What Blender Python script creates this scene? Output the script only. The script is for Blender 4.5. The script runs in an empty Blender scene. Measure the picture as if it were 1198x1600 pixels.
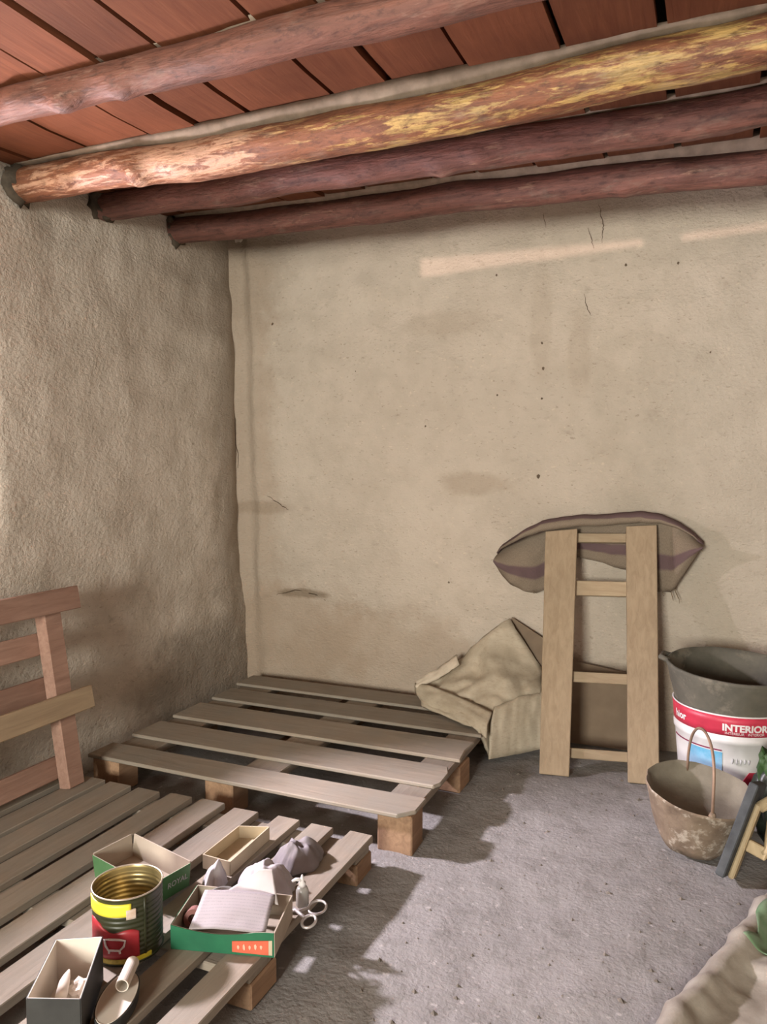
import bpy, bmesh, math, random
from mathutils import Vector, Matrix, noise as mn
random.seed(7)
SC = bpy.context.scene
COL = SC.collection
PI = math.pi

# ------------------------------------------------------------------ camera
CAM = Vector((2.1, 0.0, 1.12))
cd = bpy.data.cameras.new('camera')
cam = bpy.data.objects.new('camera', cd); COL.objects.link(cam)
cd.sensor_fit = 'VERTICAL'; cd.sensor_height = 36.0; cd.lens = 36.0 * 1200 / 1600
cd.clip_start = 0.02
cam.location = CAM
cam.rotation_euler = (math.radians(90 - 3.3), 0, math.radians(23.2))
SC.camera = cam

# ------------------------------------------------------------------ view + world
SC.view_settings.view_transform = 'Standard'
SC.view_settings.look = 'None'
SC.view_settings.gamma = 1.0
SC.view_settings.use_curve_mapping = False
SC.view_settings.exposure = 0.0
SC.cycles.max_bounces = 6
SC.cycles.diffuse_bounces = 4
SC.cycles.glossy_bounces = 2
SC.cycles.transmission_bounces = 3
W = bpy.data.worlds.new('outside'); SC.world = W; W.use_nodes = True
W.node_tree.nodes['Background'].inputs[0].default_value = (0.75, 0.78, 0.95, 1)
W.node_tree.nodes['Background'].inputs[1].default_value = 0.6

# ------------------------------------------------------------------ lights
def light(name, kind, loc, energy, color, target=None, **kw):
    d = bpy.data.lights.new(name, kind); d.energy = energy; d.color = color
    for k, v in kw.items(): setattr(d, k, v)
    o = bpy.data.objects.new(name, d); COL.objects.link(o); o.location = loc
    if target is not None:
        o.rotation_euler = (Vector(target) - Vector(loc)).to_track_quat('-Z', 'Y').to_euler()
    return o
# added soft fill behind the camera, set in an opening made for it
light('front_fill_light', 'AREA', (1.45, -2.84, 1.25), 275, (1.0, 0.98, 0.90), (1.45, 3.0, 1.30), shape='RECTANGLE', size=0.9, size_y=0.95)
# daylight in the small deep window hole of the left wall (beyond the left picture edge)
light('window_daylight', 'AREA', (-0.42, 1.50, 1.30), 122, (1.0, 0.91, 1.03), (1.28, 2.0, -0.15), shape='RECTANGLE', size=0.11, size_y=0.11)
# added spot, cut by unseen slits to throw the stripe on the back wall
light('stripe_spot', 'SPOT', (2.9, -4.6, 1.12), 1350, (1.0, 0.68, 0.62), (1.57, 3.2, 1.97), spot_size=math.radians(24), spot_blend=0.1, shadow_soft_size=0.004)

# ------------------------------------------------------------------ materials
MATS = {}
class NT:
    def __init__(s, name):
        s.m = bpy.data.materials.new(name); s.m.use_nodes = True
        s.t = s.m.node_tree; s.n = s.t.nodes; s.l = s.t.links
        s.b = s.n['Principled BSDF']
        s.tc = s.n.new('ShaderNodeTexCoord')
    def link(s, a, b): s.l.new(a, b)
    def put(s, v, sock):
        if hasattr(v, 'is_output'): s.l.new(v, sock)
        elif v is not None: sock.default_value = v
    def noise(s, vec, scale, detail=4, rough=0.55, dist=0.0):
        n = s.n.new('ShaderNodeTexNoise'); s.put(vec, n.inputs['Vector'])
        n.inputs['Scale'].default_value = scale; n.inputs['Detail'].default_value = detail
        n.inputs['Roughness'].default_value = rough; n.inputs['Distortion'].default_value = dist
        return n.outputs['Fac']
    def vor(s, vec, scale, feat='F1'):
        n = s.n.new('ShaderNodeTexVoronoi'); n.feature = feat; s.put(vec, n.inputs['Vector'])
        n.inputs['Scale'].default_value = scale; return n.outputs['Distance']
    def map(s, vec, scale=(1, 1, 1), loc=(0, 0, 0), rot=(0, 0, 0)):
        n = s.n.new('ShaderNodeMapping'); s.put(vec, n.inputs['Vector'])
        n.inputs['Scale'].default_value = scale; n.inputs['Location'].default_value = loc; n.inputs['Rotation'].default_value = rot
        return n.outputs['Vector']
    def ramp(s, fac, stops):
        n = s.n.new('ShaderNodeValToRGB'); s.put(fac, n.inputs['Fac'])
        e = n.color_ramp.elements
        while len(e) < len(stops): e.new(0.5)
        for i, (p, c) in enumerate(stops):
            e[i].position = p; e[i].color = (*c, 1) if len(c) == 3 else c
        return n.outputs['Color']
    def step(s, fac, a, b, lo=0.0, hi=1.0):
        n = s.n.new('ShaderNodeMapRange'); s.put(fac, n.inputs['Value'])
        n.inputs['From Min'].default_value = a; n.inputs['From Max'].default_value = b
        n.inputs['To Min'].default_value = lo; n.inputs['To Max'].default_value = hi
        n.interpolation_type = 'SMOOTHSTEP'
        return n.outputs['Result']
    def math(s, op, a, b=None, c=None):
        n = s.n.new('ShaderNodeMath'); n.operation = op
        s.put(a, n.inputs[0]); s.put(b, n.inputs[1]); s.put(c, n.inputs[2]); return n.outputs[0]
    def mix(s, f, a, b, blend='MIX'):
        n = s.n.new('ShaderNodeMix'); n.data_type = 'RGBA'; n.blend_type = blend
        s.put(f, n.inputs[0])
        s.put((*a, 1) if isinstance(a, tuple) and len(a) == 3 else a, n.inputs[6])
        s.put((*b, 1) if isinstance(b, tuple) and len(b) == 3 else b, n.inputs[7])
        return n.outputs[2]
    def sep(s, vec):
        n = s.n.new('ShaderNodeSeparateXYZ'); s.put(vec, n.inputs[0]); return n.outputs
    def bump(s, h, strength, dist=0.01):
        n = s.n.new('ShaderNodeBump'); s.put(h, n.inputs['Height'])
        n.inputs['Strength'].default_value = strength; n.inputs['Distance'].default_value = dist
        s.link(n.outputs[0], s.b.inputs['Normal'])
    def blob(s, cx, cy, cz, rx, ry, rz, wob, amt=0.6):
        # irregular patch for stains and painted shade: 1 inside, 0 outside
        v = s.map(s.tc.outputs['Object'], (1 / rx, 1 / ry, 1 / rz), (-cx / rx, -cy / ry, -cz / rz))
        n = s.n.new('ShaderNodeVectorMath'); n.operation = 'LENGTH'; s.put(v, n.inputs[0])
        d = s.math('ADD', n.outputs['Value'], s.math('MULTIPLY', s.math('SUBTRACT', wob, 0.5), amt * 2))
        return s.step(d, 1.1, 0.55)
    def done(s, col, rough=0.85, spec=0.25):
        s.put((*col, 1) if isinstance(col, tuple) else col, s.b.inputs['Base Color'])
        s.put(rough, s.b.inputs['Roughness']); s.b.inputs['Specular IOR Level'].default_value = spec
        return s.m

def simple(name, c1, c2=None, scale=30, rough=0.8, spec=0.25, bump=0.0, stretch=(1, 1, 1), metal=0.0, trans=0.0):
    t = NT(name); v = t.map(t.tc.outputs['Object'], stretch)
    c2 = c2 or tuple(x * 0.8 for x in c1)
    f = t.noise(v, scale)
    if bump: t.bump(f, bump, 0.004)
    t.b.inputs['Metallic'].default_value = metal
    if trans: t.b.inputs['Transmission Weight'].default_value = trans
    return t.done(t.ramp(f, [(0.3, c2), (0.7, c1)]), rough, spec)

def wood(name, c1, c2, axis=0, knots=0.3, rough=0.75, dust=None):
    t = NT(name); st = [14, 14, 14]; st[axis] = 1.2
    oi = t.n.new('ShaderNodeObjectInfo')
    add = t.n.new('ShaderNodeVectorMath'); add.operation = 'ADD'
    sc = t.n.new('ShaderNodeVectorMath'); sc.operation = 'SCALE'
    cmb = t.n.new('ShaderNodeCombineXYZ')
    for i in range(3): t.link(oi.outputs['Random'], cmb.inputs[i])
    t.link(cmb.outputs[0], sc.inputs[0]); sc.inputs['Scale'].default_value = 31.0
    t.link(t.tc.outputs['Object'], add.inputs[0]); t.link(sc.outputs[0], add.inputs[1])
    g = t.noise(t.map(add.outputs[0], tuple(st)), 4.0, 6, 0.6, 0.6)
    big = t.noise(add.outputs[0], 3.0, 3)
    col = t.ramp(g, [(0.3, c2), (0.68, c1)])
    col = t.mix(t.step(big, 0.45, 0.7, 0, knots), col, tuple(x * 0.62 for x in c2))
    hs = t.n.new('ShaderNodeHueSaturation'); t.link(col, hs.inputs['Color'])
    t.put(t.math('MULTIPLY_ADD', oi.outputs['Random'], 0.3, 0.85), hs.inputs['Value'])
    col = hs.outputs[0]
    if dust:
        d = t.noise(t.tc.outputs['Object'], 9.0, 5)
        col = t.mix(t.step(d, 0.35, 0.7, 0.15, 0.75), col, dust)
    t.bump(g, 0.35, 0.004)
    return t.done(col, rough, 0.2)

def plaster(name, side):
    t = NT(name); o = t.tc.outputs['Object']
    n1 = t.noise(o, 1.3, 5, 0.6); n2 = t.noise(o, 9, 5, 0.6); n3 = t.noise(o, 70, 4, 0.7)
    wob = t.noise(o, 7, 5, 0.65)
    if side == 'back':
        c = t.ramp(n1, [(0.3, (0.45, 0.39, 0.315)), (0.7, (0.54, 0.465, 0.38))])
    else:
        c = t.ramp(n1, [(0.3, (0.51, 0.45, 0.375)), (0.7, (0.62, 0.55, 0.465))])
    c = t.mix(t.step(n2, 0.35, 0.7, 0.0, 0.36), c, (0.37, 0.315, 0.245))
    # straw and grit flecks
    fl = t.noise(t.map(o, (1.0, 1.0, 2.2), rot=(0.4, 0.3, 0.5)), 55, 3, 0.5)
    c = t.mix(t.step(fl, 0.64, 0.72, 0, 0.45), c, (0.20, 0.155, 0.105))
    fl2 = t.noise(t.map(o, (1.0, 1.0, 1.7), loc=(3, 5, 1)), 38, 3, 0.5)
    c = t.mix(t.step(fl2, 0.66, 0.74, 0, 0.4), c, (0.66, 0.56, 0.42))
    fl3 = t.noise(t.map(o, (0.8, 0.8, 1.4), loc=(1, 8, 4)), 19, 5, 0.7)
    c = t.mix(t.step(fl3, 0.57, 0.74, 0, 0.34), c, (0.27, 0.215, 0.16))
    def st(p, r, amt, colr):
        nonlocal c
        m = t.blob(*p, *r, wob)
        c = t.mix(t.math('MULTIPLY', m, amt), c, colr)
    low_dark = (0.16, 0.135, 0.105); brown = (0.34, 0.26, 0.185)
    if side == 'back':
        st((0.02, 3.2, 1.3), (0.20, 1, 1.9), 0.50, brown)  # corner shading painted into the plaster over the full height
        st((2.5, 3.2, 0.9), (0.9, 1, 1.3), 0.34, (0.32, 0.29, 0.225))  # light falloff towards the right, painted into the plaster colour
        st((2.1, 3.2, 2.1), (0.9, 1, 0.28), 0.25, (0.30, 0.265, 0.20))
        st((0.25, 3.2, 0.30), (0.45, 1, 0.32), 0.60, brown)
        st((0.75, 3.2, 0.22), (0.60, 1, 0.30), 0.50, brown)
        st((1.17, 3.2, 1.05), (0.16, 1, 0.06), 0.38, (0.27, 0.20, 0.13))
        st((0.05, 3.2, 2.05), (0.30, 1, 0.35), 0.35, (0.26, 0.20, 0.14))
        st((1.05, 3.2, 1.73), (0.22, 1, 0.06), 0.20, (0.28, 0.21, 0.14))
        st((1.45, 3.2, 1.72), (0.05, 1, 0.30), 0.18, (0.28, 0.21, 0.14))
        st((1.60, 3.2, 1.55), (0.05, 1, 0.20), 0.22, (0.28, 0.21, 0.14))
        st((0.33, 3.2, 0.52), (0.16, 1, 0.03), 0.65, (0.19, 0.14, 0.09))
        st((0.10, 3.2, 0.93), (0.20, 1, 0.04), 0.40, (0.24, 0.18, 0.12))
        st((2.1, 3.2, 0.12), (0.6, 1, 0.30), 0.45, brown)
    else:
        st((0, 2.9, 0.16), (1, 0.60, 0.30), 0.50, low_dark)  # darker towards the wall foot near the corner
        st((0, 2.2, 0.22), (1, 0.9, 0.30), 0.10, low_dark)
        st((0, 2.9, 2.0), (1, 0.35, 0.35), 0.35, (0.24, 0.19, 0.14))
        st((0, 3.12, 1.2), (1, 0.22, 1.6), 0.45, (0.26, 0.215, 0.165))  # shade of the corner crease painted into this wall too
    hb = t.math('ADD', t.math('MULTIPLY', n3, 0.5), t.math('ADD', t.math('MULTIPLY', n2, 1.0), t.math('MULTIPLY', fl, 0.35)))
    t.bump(hb, 0.8, 0.014)
    return t.done(c, 0.95, 0.1)

def earth_floor():
    t = NT('floor_earth'); o = t.tc.outputs['Object']
    n1 = t.noise(o, 2.0, 5, 0.6); n2 = t.noise(o, 14, 5, 0.65); n3 = t.noise(o, 90, 3, 0.6)
    c = t.ramp(n1, [(0.3, (0.23, 0.218, 0.205)), (0.7, (0.30, 0.285, 0.27))])
    c = t.mix(t.step(n2, 0.45, 0.72, 0, 0.5), c, (0.16, 0.15, 0.135))
    sp = t.vor(o, 34); c = t.mix(t.step(sp, 0.16, 0.05, 0, 0.55), c, (0.13, 0.115, 0.10))
    c = t.mix(t.step(t.noise(t.map(o, loc=(4, 2, 0)), 40, 3), 0.62, 0.72, 0, 0.5), c, (0.48, 0.45, 0.42))
    t.bump(t.math('ADD', n2, t.math('MULTIPLY', n3, 0.4)), 0.5, 0.012)
    return t.done(c, 0.95, 0.1)

def bark(name, base, dark, peel, amt, peel2=None):
    t = NT(name); o = t.tc.outputs['Object']
    g = t.noise(t.map(o, (1.6, 12, 12)), 3.5, 6, 0.65, 0.5)
    c = t.ramp(g, [(0.28, dark), (0.66, base)])
    pk = t.noise(t.map(o, (2.2, 13, 14), loc=(1.2, 0, 0)), 3.4, 6, 0.72, 0.4)
    big = t.noise(t.map(o, (0.9, 0.9, 0.9), loc=(0.3, 0, 0)), 1.7, 2)
    m = t.step(t.math('ADD', pk, t.math('MULTIPLY', t.math('SUBTRACT', big, 0.5), 0.5)), 0.60 - amt, 0.72 - amt)
    pc = t.ramp(t.noise(t.map(o, (2, 16, 16)), 5, 4), [(0.35, tuple(x * 0.5 for x in peel)), (0.65, peel)])
    if peel2:
        xs = t.sep(o)[0]
        pc = t.mix(t.step(xs, 0.8, 1.2), t.mix(0.75, pc, peel2), pc)
    c = t.mix(m, c, pc)
    gr = t.noise(t.map(o, (3, 7, 7)), 8, 5, 0.7)
    c = t.mix(t.step(gr, 0.48, 0.70, 0, 0.62), c, tuple(x * 0.45 for x in dark))
    c = t.mix(t.step(t.noise(t.map(o, (2, 4, 4), loc=(7, 1, 1)), 5, 4, 0.6), 0.55, 0.75, 0, 0.35), c, (0.24, 0.18, 0.135))
    t.bump(t.math('ADD', g, t.noise(t.map(o, (4, 20, 20)), 6, 4)), 0.45, 0.008)
    return t.done(c, t.step(m, 0, 1, 0.62, 0.5), 0.35)

def sackcloth():
    t = NT('sack_weave'); uv = t.n.new('ShaderNodeUVMap').outputs[0]
    s = t.sep(uv); wob = t.noise(t.map(uv, (3, 3, 1)), 3, 3)
    v = t.math('ADD', s[1], t.math('MULTIPLY', t.math('SUBTRACT', wob, 0.5), 0.03))
    brown = (0.235, 0.185, 0.135); pur = (0.13, 0.082, 0.085)
    c = t.ramp(v, [(0.0, brown), (0.09, brown), (0.11, pur), (0.33, (0.16, 0.105, 0.105)), (0.36, brown), (0.66, brown), (0.69, pur), (0.80, pur), (0.83, brown)])
    c.node.color_ramp.interpolation = 'LINEAR'
    wv = t.noise(t.map(uv, (60, 9, 1)), 6, 3)
    c = t.mix(t.step(wv, 0.35, 0.7, 0, 0.45), c, (0.10, 0.08, 0.06))
    t.bump(wv, 0.4, 0.003)
    return t.done(c, 0.95, 0.1)

def tarp():
    t = NT('sack_plastic'); o = t.tc.outputs['Object']
    n = t.noise(o, 8, 5, 0.6); f = t.noise(t.map(o, (1, 1, 3)), 60, 3)
    c = t.ramp(n, [(0.3, (0.33, 0.275, 0.195)), (0.7, (0.47, 0.405, 0.305))])
    c = t.mix(t.step(f, 0.5, 0.7, 0, 0.35), c, (0.27, 0.215, 0.15))
    t.bump(n, 0.4, 0.01)
    return t.done(c, 0.7, 0.3)

def mortar(name, a, b, patch=None, scale=12, rough=0.9):
    t = NT(name); o = t.tc.outputs['Object']
    n = t.noise(o, scale, 6, 0.65); n2 = t.noise(t.map(o, loc=(2, 1, 3)), scale * 0.9, 5, 0.7)
    c = t.ramp(n, [(0.32, b), (0.68, a)])
    if patch: c = t.mix(t.step(n2, 0.52, 0.62, 0, 0.85), c, patch)
    t.bump(n, 0.6, 0.006)
    return t.done(c, rough, 0.2)

def photo_print():
    t = NT('label_picture'); uv = t.n.new('ShaderNodeUVMap').outputs[0]
    s = t.sep(uv); w = t.noise(t.map(uv, (3, 3, 1)), 2.2, 4)
    v = t.math('ADD', s[1], t.math('MULTIPLY', t.math('SUBTRACT', w, 0.5), 0.5))
    c = t.ramp(v, [(0.0, (0.55, 0.42, 0.44)), (0.33, (0.46, 0.38, 0.50)), (0.45, (0.16, 0.13, 0.30)), (0.58, (0.30, 0.46, 0.62)), (1.0, (0.10, 0.33, 0.50))])
    return t.done(c, 0.45, 0.4)

def paper(name, base, ink):
    t = NT(name); uv = t.n.new('ShaderNodeUVMap').outputs[0]
    s = t.sep(uv)
    rows = t.math('SINE', t.math('MULTIPLY', s[1], 75.0))
    w = t.noise(t.map(uv, (26, 10, 1)), 3, 2)
    m = t.math('MULTIPLY', t.step(rows, 0.1, 0.7), t.step(w, 0.45, 0.55))
    return t.done(t.mix(t.math('MULTIPLY', m, 0.4), base, ink), 0.8, 0.2)

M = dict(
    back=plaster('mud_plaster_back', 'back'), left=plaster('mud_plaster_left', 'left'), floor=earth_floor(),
    plank=wood('roof_plank', (0.166, 0.059, 0.026), (0.118, 0.038, 0.016), 1, 0.5),
    roof=simple('roof_underlay', (0.10, 0.055, 0.035)),
    beam_a=bark('log_brown', (0.184, 0.076, 0.050), (0.073, 0.032, 0.023), (0.281, 0.159, 0.116), 0.0),
    beam_b=bark('log_peeled', (0.218, 0.084, 0.038), (0.099, 0.037, 0.020), (0.473, 0.303, 0.104), 0.12, (0.408, 0.229, 0.166)),
    beam_c=bark('log_dark', (0.183, 0.077, 0.056), (0.072, 0.032, 0.025), (0.289, 0.162, 0.111), 0.0),
    mud=simple('mud_grey', (0.299, 0.238, 0.176), (0.194, 0.150, 0.110), 25, 0.95, 0.1, 0.5),
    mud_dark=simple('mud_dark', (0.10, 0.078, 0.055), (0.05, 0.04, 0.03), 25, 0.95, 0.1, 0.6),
    pal_x=wood('pallet_wood_x', (0.316, 0.265, 0.206), (0.227, 0.184, 0.138), 0, 0.25, 0.8, (0.248, 0.224, 0.184)),
    pal_y=wood('pallet_wood_y', (0.316, 0.265, 0.206), (0.227, 0.184, 0.138), 1, 0.25, 0.8, (0.248, 0.224, 0.184)),
    block=wood('pallet_block', (0.368, 0.232, 0.140), (0.232, 0.140, 0.084), 1, 0.5),
    red_x=wood('red_wood', (0.357, 0.225, 0.167), (0.246, 0.144, 0.104), 1, 0.3),
    pine_y=wood('pine_board', (0.392, 0.296, 0.187), (0.294, 0.215, 0.137), 1, 0.2),
    pine_z=wood('pine_post', (0.408, 0.310, 0.202), (0.310, 0.228, 0.145), 2, 0.2),
    pine_r=wood('pine_rail', (0.385, 0.302, 0.198), (0.301, 0.222, 0.141), 0, 0.2),
    crack=simple('crack_dark', (0.12, 0.085, 0.055)),
    sack=sackcloth(), tarp=tarp(),
    hem=simple('sack_hem', (0.58, 0.50, 0.39), (0.45, 0.38, 0.29), 30, 0.8),
    cardboard=simple('brown_cardboard', (0.21, 0.155, 0.105), (0.16, 0.118, 0.08), 9, 0.9),
    fray=simple('thread', (0.20, 0.15, 0.10)),
    bucket_white=simple('bucket_white', (0.62, 0.61, 0.60), (0.52, 0.51, 0.49), 14, 0.4, 0.4),
    red=simple('label_red', (0.46, 0.03, 0.06), (0.38, 0.025, 0.05), 20, 0.45, 0.4),
    maroon=simple('label_maroon', (0.20, 0.03, 0.07), None, 20, 0.5),
    white=simple('label_white', (0.72, 0.68, 0.66), None, 20, 0.5),
    faint=simple('label_faint_grey', (0.47, 0.47, 0.47), None, 20, 0.5),
    picture=photo_print(),
    rubber=mortar('rubber_cement', (0.115, 0.105, 0.081), (0.068, 0.065, 0.051), (0.149, 0.133, 0.102), 7),
    crust=mortar('mortar_crust', (0.230, 0.174, 0.123), (0.119, 0.085, 0.060), (0.399, 0.348, 0.281), 13),
    crust_in=mortar('mortar_inside', (0.216, 0.192, 0.148), (0.168, 0.148, 0.112), None, 16),
    wire=simple('handle_wire', (0.33, 0.22, 0.15), (0.20, 0.13, 0.09), 20, 0.6, 0.4, 0, (1, 1, 1), 0.3),
    plate=simple('float_plate', (0.075, 0.08, 0.082), (0.04, 0.043, 0.045), 30, 0.8),
    float_wood=wood('float_handle_wood', (0.440, 0.344, 0.208), (0.336, 0.256, 0.148), 2, 0.15, 0.55),
    bag=simple('bag_dark', (0.030, 0.040, 0.028), (0.012, 0.016, 0.012), 9, 0.4, 0.5),
    bag_green=simple('bag_green', (0.045, 0.095, 0.030), (0.025, 0.050, 0.015), 20, 0.5),
    sheet=mortar('sheet_plastic', (0.352, 0.323, 0.270), (0.247, 0.214, 0.169), None, 9, 0.6),
    sheet_green=simple('sheet_green', (0.105, 0.192, 0.093), (0.186, 0.228, 0.155), 22, 0.6),
    can_green=simple('can_green', (0.038, 0.039, 0.016), (0.020, 0.023, 0.009), 16, 0.4, 0.5),
    can_gold=simple('can_gold', (0.465, 0.376, 0.180), (0.360, 0.288, 0.135), 12, 0.32, 0.5, 0, (1, 1, 1), 0.75),
    can_rim=simple('can_rim', (0.66, 0.58, 0.46), None, 12, 0.3, 0.5, 0, (1, 1, 1), 0.7),
    can_red=simple('can_red', (0.40, 0.025, 0.035), (0.27, 0.02, 0.025), 22, 0.4, 0.5),
    yellow=simple('can_yellow', (0.80, 0.72, 0.06), (0.70, 0.62, 0.05), 30, 0.45, 0.4),
    yellow_dim=simple('can_yellow_dim', (0.58, 0.45, 0.08), (0.38, 0.30, 0.06), 130, 0.45, 0.4),
    sticker=simple('sticker', (0.62, 0.55, 0.48), (0.50, 0.34, 0.24), 60, 0.6),
    ink=simple('ink', (0.30, 0.26, 0.05)),
    black_card=simple('black_card', (0.045, 0.045, 0.042), (0.030, 0.030, 0.028), 18, 0.6),
    white_card=simple('white_card', (0.648, 0.586, 0.504), (0.558, 0.496, 0.422), 14, 0.8),
    cream_card=simple('cream_card', (0.490, 0.418, 0.295), (0.418, 0.353, 0.245), 14, 0.8),
    grey_card=simple('grey_card', (0.40, 0.34, 0.265), (0.31, 0.26, 0.20), 10, 0.9),
    green_card=simple('green_card', (0.018, 0.135, 0.062), (0.012, 0.10, 0.048), 18, 0.5, 0.4),
    green_soft=simple('green_card_pale', (0.085, 0.19, 0.08), (0.06, 0.15, 0.06), 18, 0.6, 0.3),
    orange=simple('orange_label', (0.60, 0.13, 0.07), (0.52, 0.10, 0.055), 26, 0.6),
    pale_mark=simple('pale_mark', (0.72, 0.42, 0.30)),
    paper=paper('printed_paper', (0.313, 0.281, 0.281), (0.188, 0.164, 0.180)),
    card_paper=simple('thick_paper', (0.446, 0.407, 0.390), (0.412, 0.374, 0.357), 8, 0.85),
    tissue=simple('white_cloth', (0.436, 0.408, 0.413), (0.368, 0.340, 0.346), 12, 0.9),
    grey_cloth=simple('grey_cloth', (0.247, 0.225, 0.232), (0.173, 0.154, 0.154), 14, 0.95),
    steel=simple('scissor_steel', (0.496, 0.456, 0.432), None, 20, 0.4, 0.5, 0, (1, 1, 1), 0.5),
    clear=simple('clear_plastic', (0.62, 0.60, 0.55), None, 10, 0.25, 0.5, 0, (1, 1, 1), 0, 0.6),
    roll=simple('roll_brown', (0.26, 0.12, 0.10), (0.18, 0.08, 0.07), 16, 0.8),
    sponge=simple('sponge', (0.66, 0.60, 0.42), (0.56, 0.50, 0.34), 60, 0.95),
    flake=simple('plaster_flake', (0.70, 0.64, 0.54)),
    debris=simple('debris', (0.180, 0.156, 0.132), (0.096, 0.081, 0.066), 40, 0.95),
)

# ------------------------------------------------------------------ mesh helpers
ORG = {}
class MB:
    def __init__(s): s.v = []; s.f = []; s.uv = None
    def add(s, vs, fs):
        b = len(s.v); s.v += [Vector(p) for p in vs]; s.f += [tuple(b + i for i in f) for f in fs]; return s
    def hexa(s, a, b):               # two quads a (bottom) and b (top), same winding
        return s.add(list(a) + list(b), [(3, 2, 1, 0), (4, 5, 6, 7), (0, 1, 5, 4), (1, 2, 6, 5), (2, 3, 7, 6), (3, 0, 4, 7)])
    def box(s, x0, x1, y0, y1, z0, z1):
        return s.hexa([(x0, y0, z0), (x1, y0, z0), (x1, y1, z0), (x0, y1, z0)], [(x0, y0, z1), (x1, y0, z1), (x1, y1, z1), (x0, y1, z1)])
    def bar(s, p, q, w, h, up=(0, 0, 1)):   # bar from p to q, width w (sideways), height h (along up)
        p, q = Vector(p), Vector(q); d = (q - p).normalized(); sd = d.cross(Vector(up)).normalized(); u = sd.cross(d)
        r = [(-w / 2, -h / 2), (w / 2, -h / 2), (w / 2, h / 2), (-w / 2, h / 2)]
        return s.hexa([p + sd * a + u * b for a, b in r], [q + sd * a + u * b for a, b in r])
    def tube(s, pts, r, n=8, cap=True, closed=False):
        pts = [Vector(p) for p in pts]; k = len(pts); b = len(s.v); prev = None
        for i, p in enumerate(pts):
            if closed: d = pts[(i + 1) % k] - pts[i - 1]
            else: d = pts[min(i + 1, k - 1)] - pts[max(i - 1, 0)]
            d.normalize()
            a = prev if prev is not None else (Vector((0, 0, 1)) if abs(d.z) < 0.9 else Vector((1, 0, 0)))
            sd = d.cross(a).normalized(); u = sd.cross(d).normalized(); prev = u
            rr = r[i] if isinstance(r, (list, tuple)) else r
            for j in range(n):
                t = 2 * PI * j / n; s.v.append(p + (sd * math.cos(t) + u * math.sin(t)) * rr)
        for i in range(k if closed else k - 1):
            i2 = (i + 1) % k
            for j in range(n):
                j2 = (j + 1) % n
                s.f.append((b + i * n + j, b + i * n + j2, b + i2 * n + j2, b + i2 * n + j))
        if cap and not closed:
            s.f.append(tuple(b + j for j in reversed(range(n)))); s.f.append(tuple(b + (k - 1) * n + j for j in range(n)))
        return s
    def lathe(s, prof, c, n=48, mat=None, closed=False, caps=(True, True)):      # prof: (r, z) list
        b = len(s.v); c = Vector(c)
        for r, z in prof:
            for j in range(n):
                t = 2 * PI * j / n; p = Vector((r * math.cos(t), r * math.sin(t), z))
                s.v.append(c + (mat @ p if mat else p))
        for i in range(len(prof) - 1 + (1 if closed else 0)):
            i2 = (i + 1) % len(prof)
            for j in range(n):
                j2 = (j + 1) % n
                s.f.append((b + i * n + j, b + i * n + j2, b + i2 * n + j2, b + i2 * n + j))
        if not closed and caps[0]: s.f.append(tuple(b + j for j in reversed(range(n))))
        if not closed and caps[1]: s.f.append(tuple(b + (len(prof) - 1) * n + j for j in range(n)))
        return s
    def grid(s, nu, nv, fn, skip=None):
        b = len(s.v)
        for i in range(nu + 1):
            for j in range(nv + 1): s.v.append(Vector(fn(i / nu, j / nv)))
        for i in range(nu):
            for j in range(nv):
                if skip and skip(i, j): continue
                a = b + i * (nv + 1) + j
                s.f.append((a, a + nv + 1, a + nv + 2, a + 1))
        return s
    def blob(s, c, r, sub=3, amp=0.3, freq=2.0, seed=0, floor=None, octv=2):
        bm = bmesh.new(); bmesh.ops.create_icosphere(bm, subdivisions=sub, radius=1.0)
        vs = []
        for v in bm.verts:
            p = v.co.copy(); k = 1 + amp * mn.fractal(p * freq + Vector((seed, seed * 0.7, 0)), 0.8, 2.2, octv)
            q = Vector(c) + Vector((p.x * r[0] * k, p.y * r[1] * k, p.z * r[2] * k))
            if floor is not None: q.z = max(q.z, floor)
            vs.append(q)
        s.add(vs, [tuple(v.index for v in f.verts) for f in bm.faces]); bm.free(); return s

def mk(name, mb, mat, parent=None, smooth=False, bevel=0.0, uv=None, solid=0.0, subsurf=0):
    off = ORG.get(parent.name, Vector()) if parent else Vector()
    if parent is None: org = Vector()
    else: org = off
    me = bpy.data.meshes.new(name)
    me.from_pydata([tuple(v - org) for v in mb.v], [], mb.f); me.update()
    if uv:
        l = me.uv_layers.new(name='UVMap')
        for lp in me.loops: l.data[lp.index].uv = uv[lp.vertex_index]
    bm = bmesh.new(); bm.from_mesh(me)
    if not uv and not solid: bmesh.ops.recalc_face_normals(bm, faces=bm.faces)
    if bevel: bmesh.ops.bevel(bm, geom=bm.edges[:], offset=bevel, segments=1, affect='EDGES', profile=0.5)
    bm.to_mesh(me); bm.free()
    if smooth:
        for p in me.polygons: p.use_smooth = True
    o = bpy.data.objects.new(name, me); COL.objects.link(o)
    if mat: me.materials.append(M[mat] if isinstance(mat, str) else mat)
    if parent: o.parent = parent
    ORG[o.name] = org.copy()
    if solid:
        md = o.modifiers.new('thickness', 'SOLIDIFY'); md.thickness = solid; md.offset = 0
    if subsurf:
        md = o.modifiers.new('soft', 'SUBSURF'); md.levels = subsurf; md.render_levels = subsurf
    return o
def thing(name, loc, label, cat, group=None):
    o = bpy.data.objects.new(name, None); COL.objects.link(o); o.location = loc; o.empty_display_size = 0.1
    ORG[o.name] = Vector(loc); return tag(o, label, cat, group)
def tag(o, label, cat, group=None):
    o['label'] = label; o['category'] = cat
    if group: o['group'] = group
    return o
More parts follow.
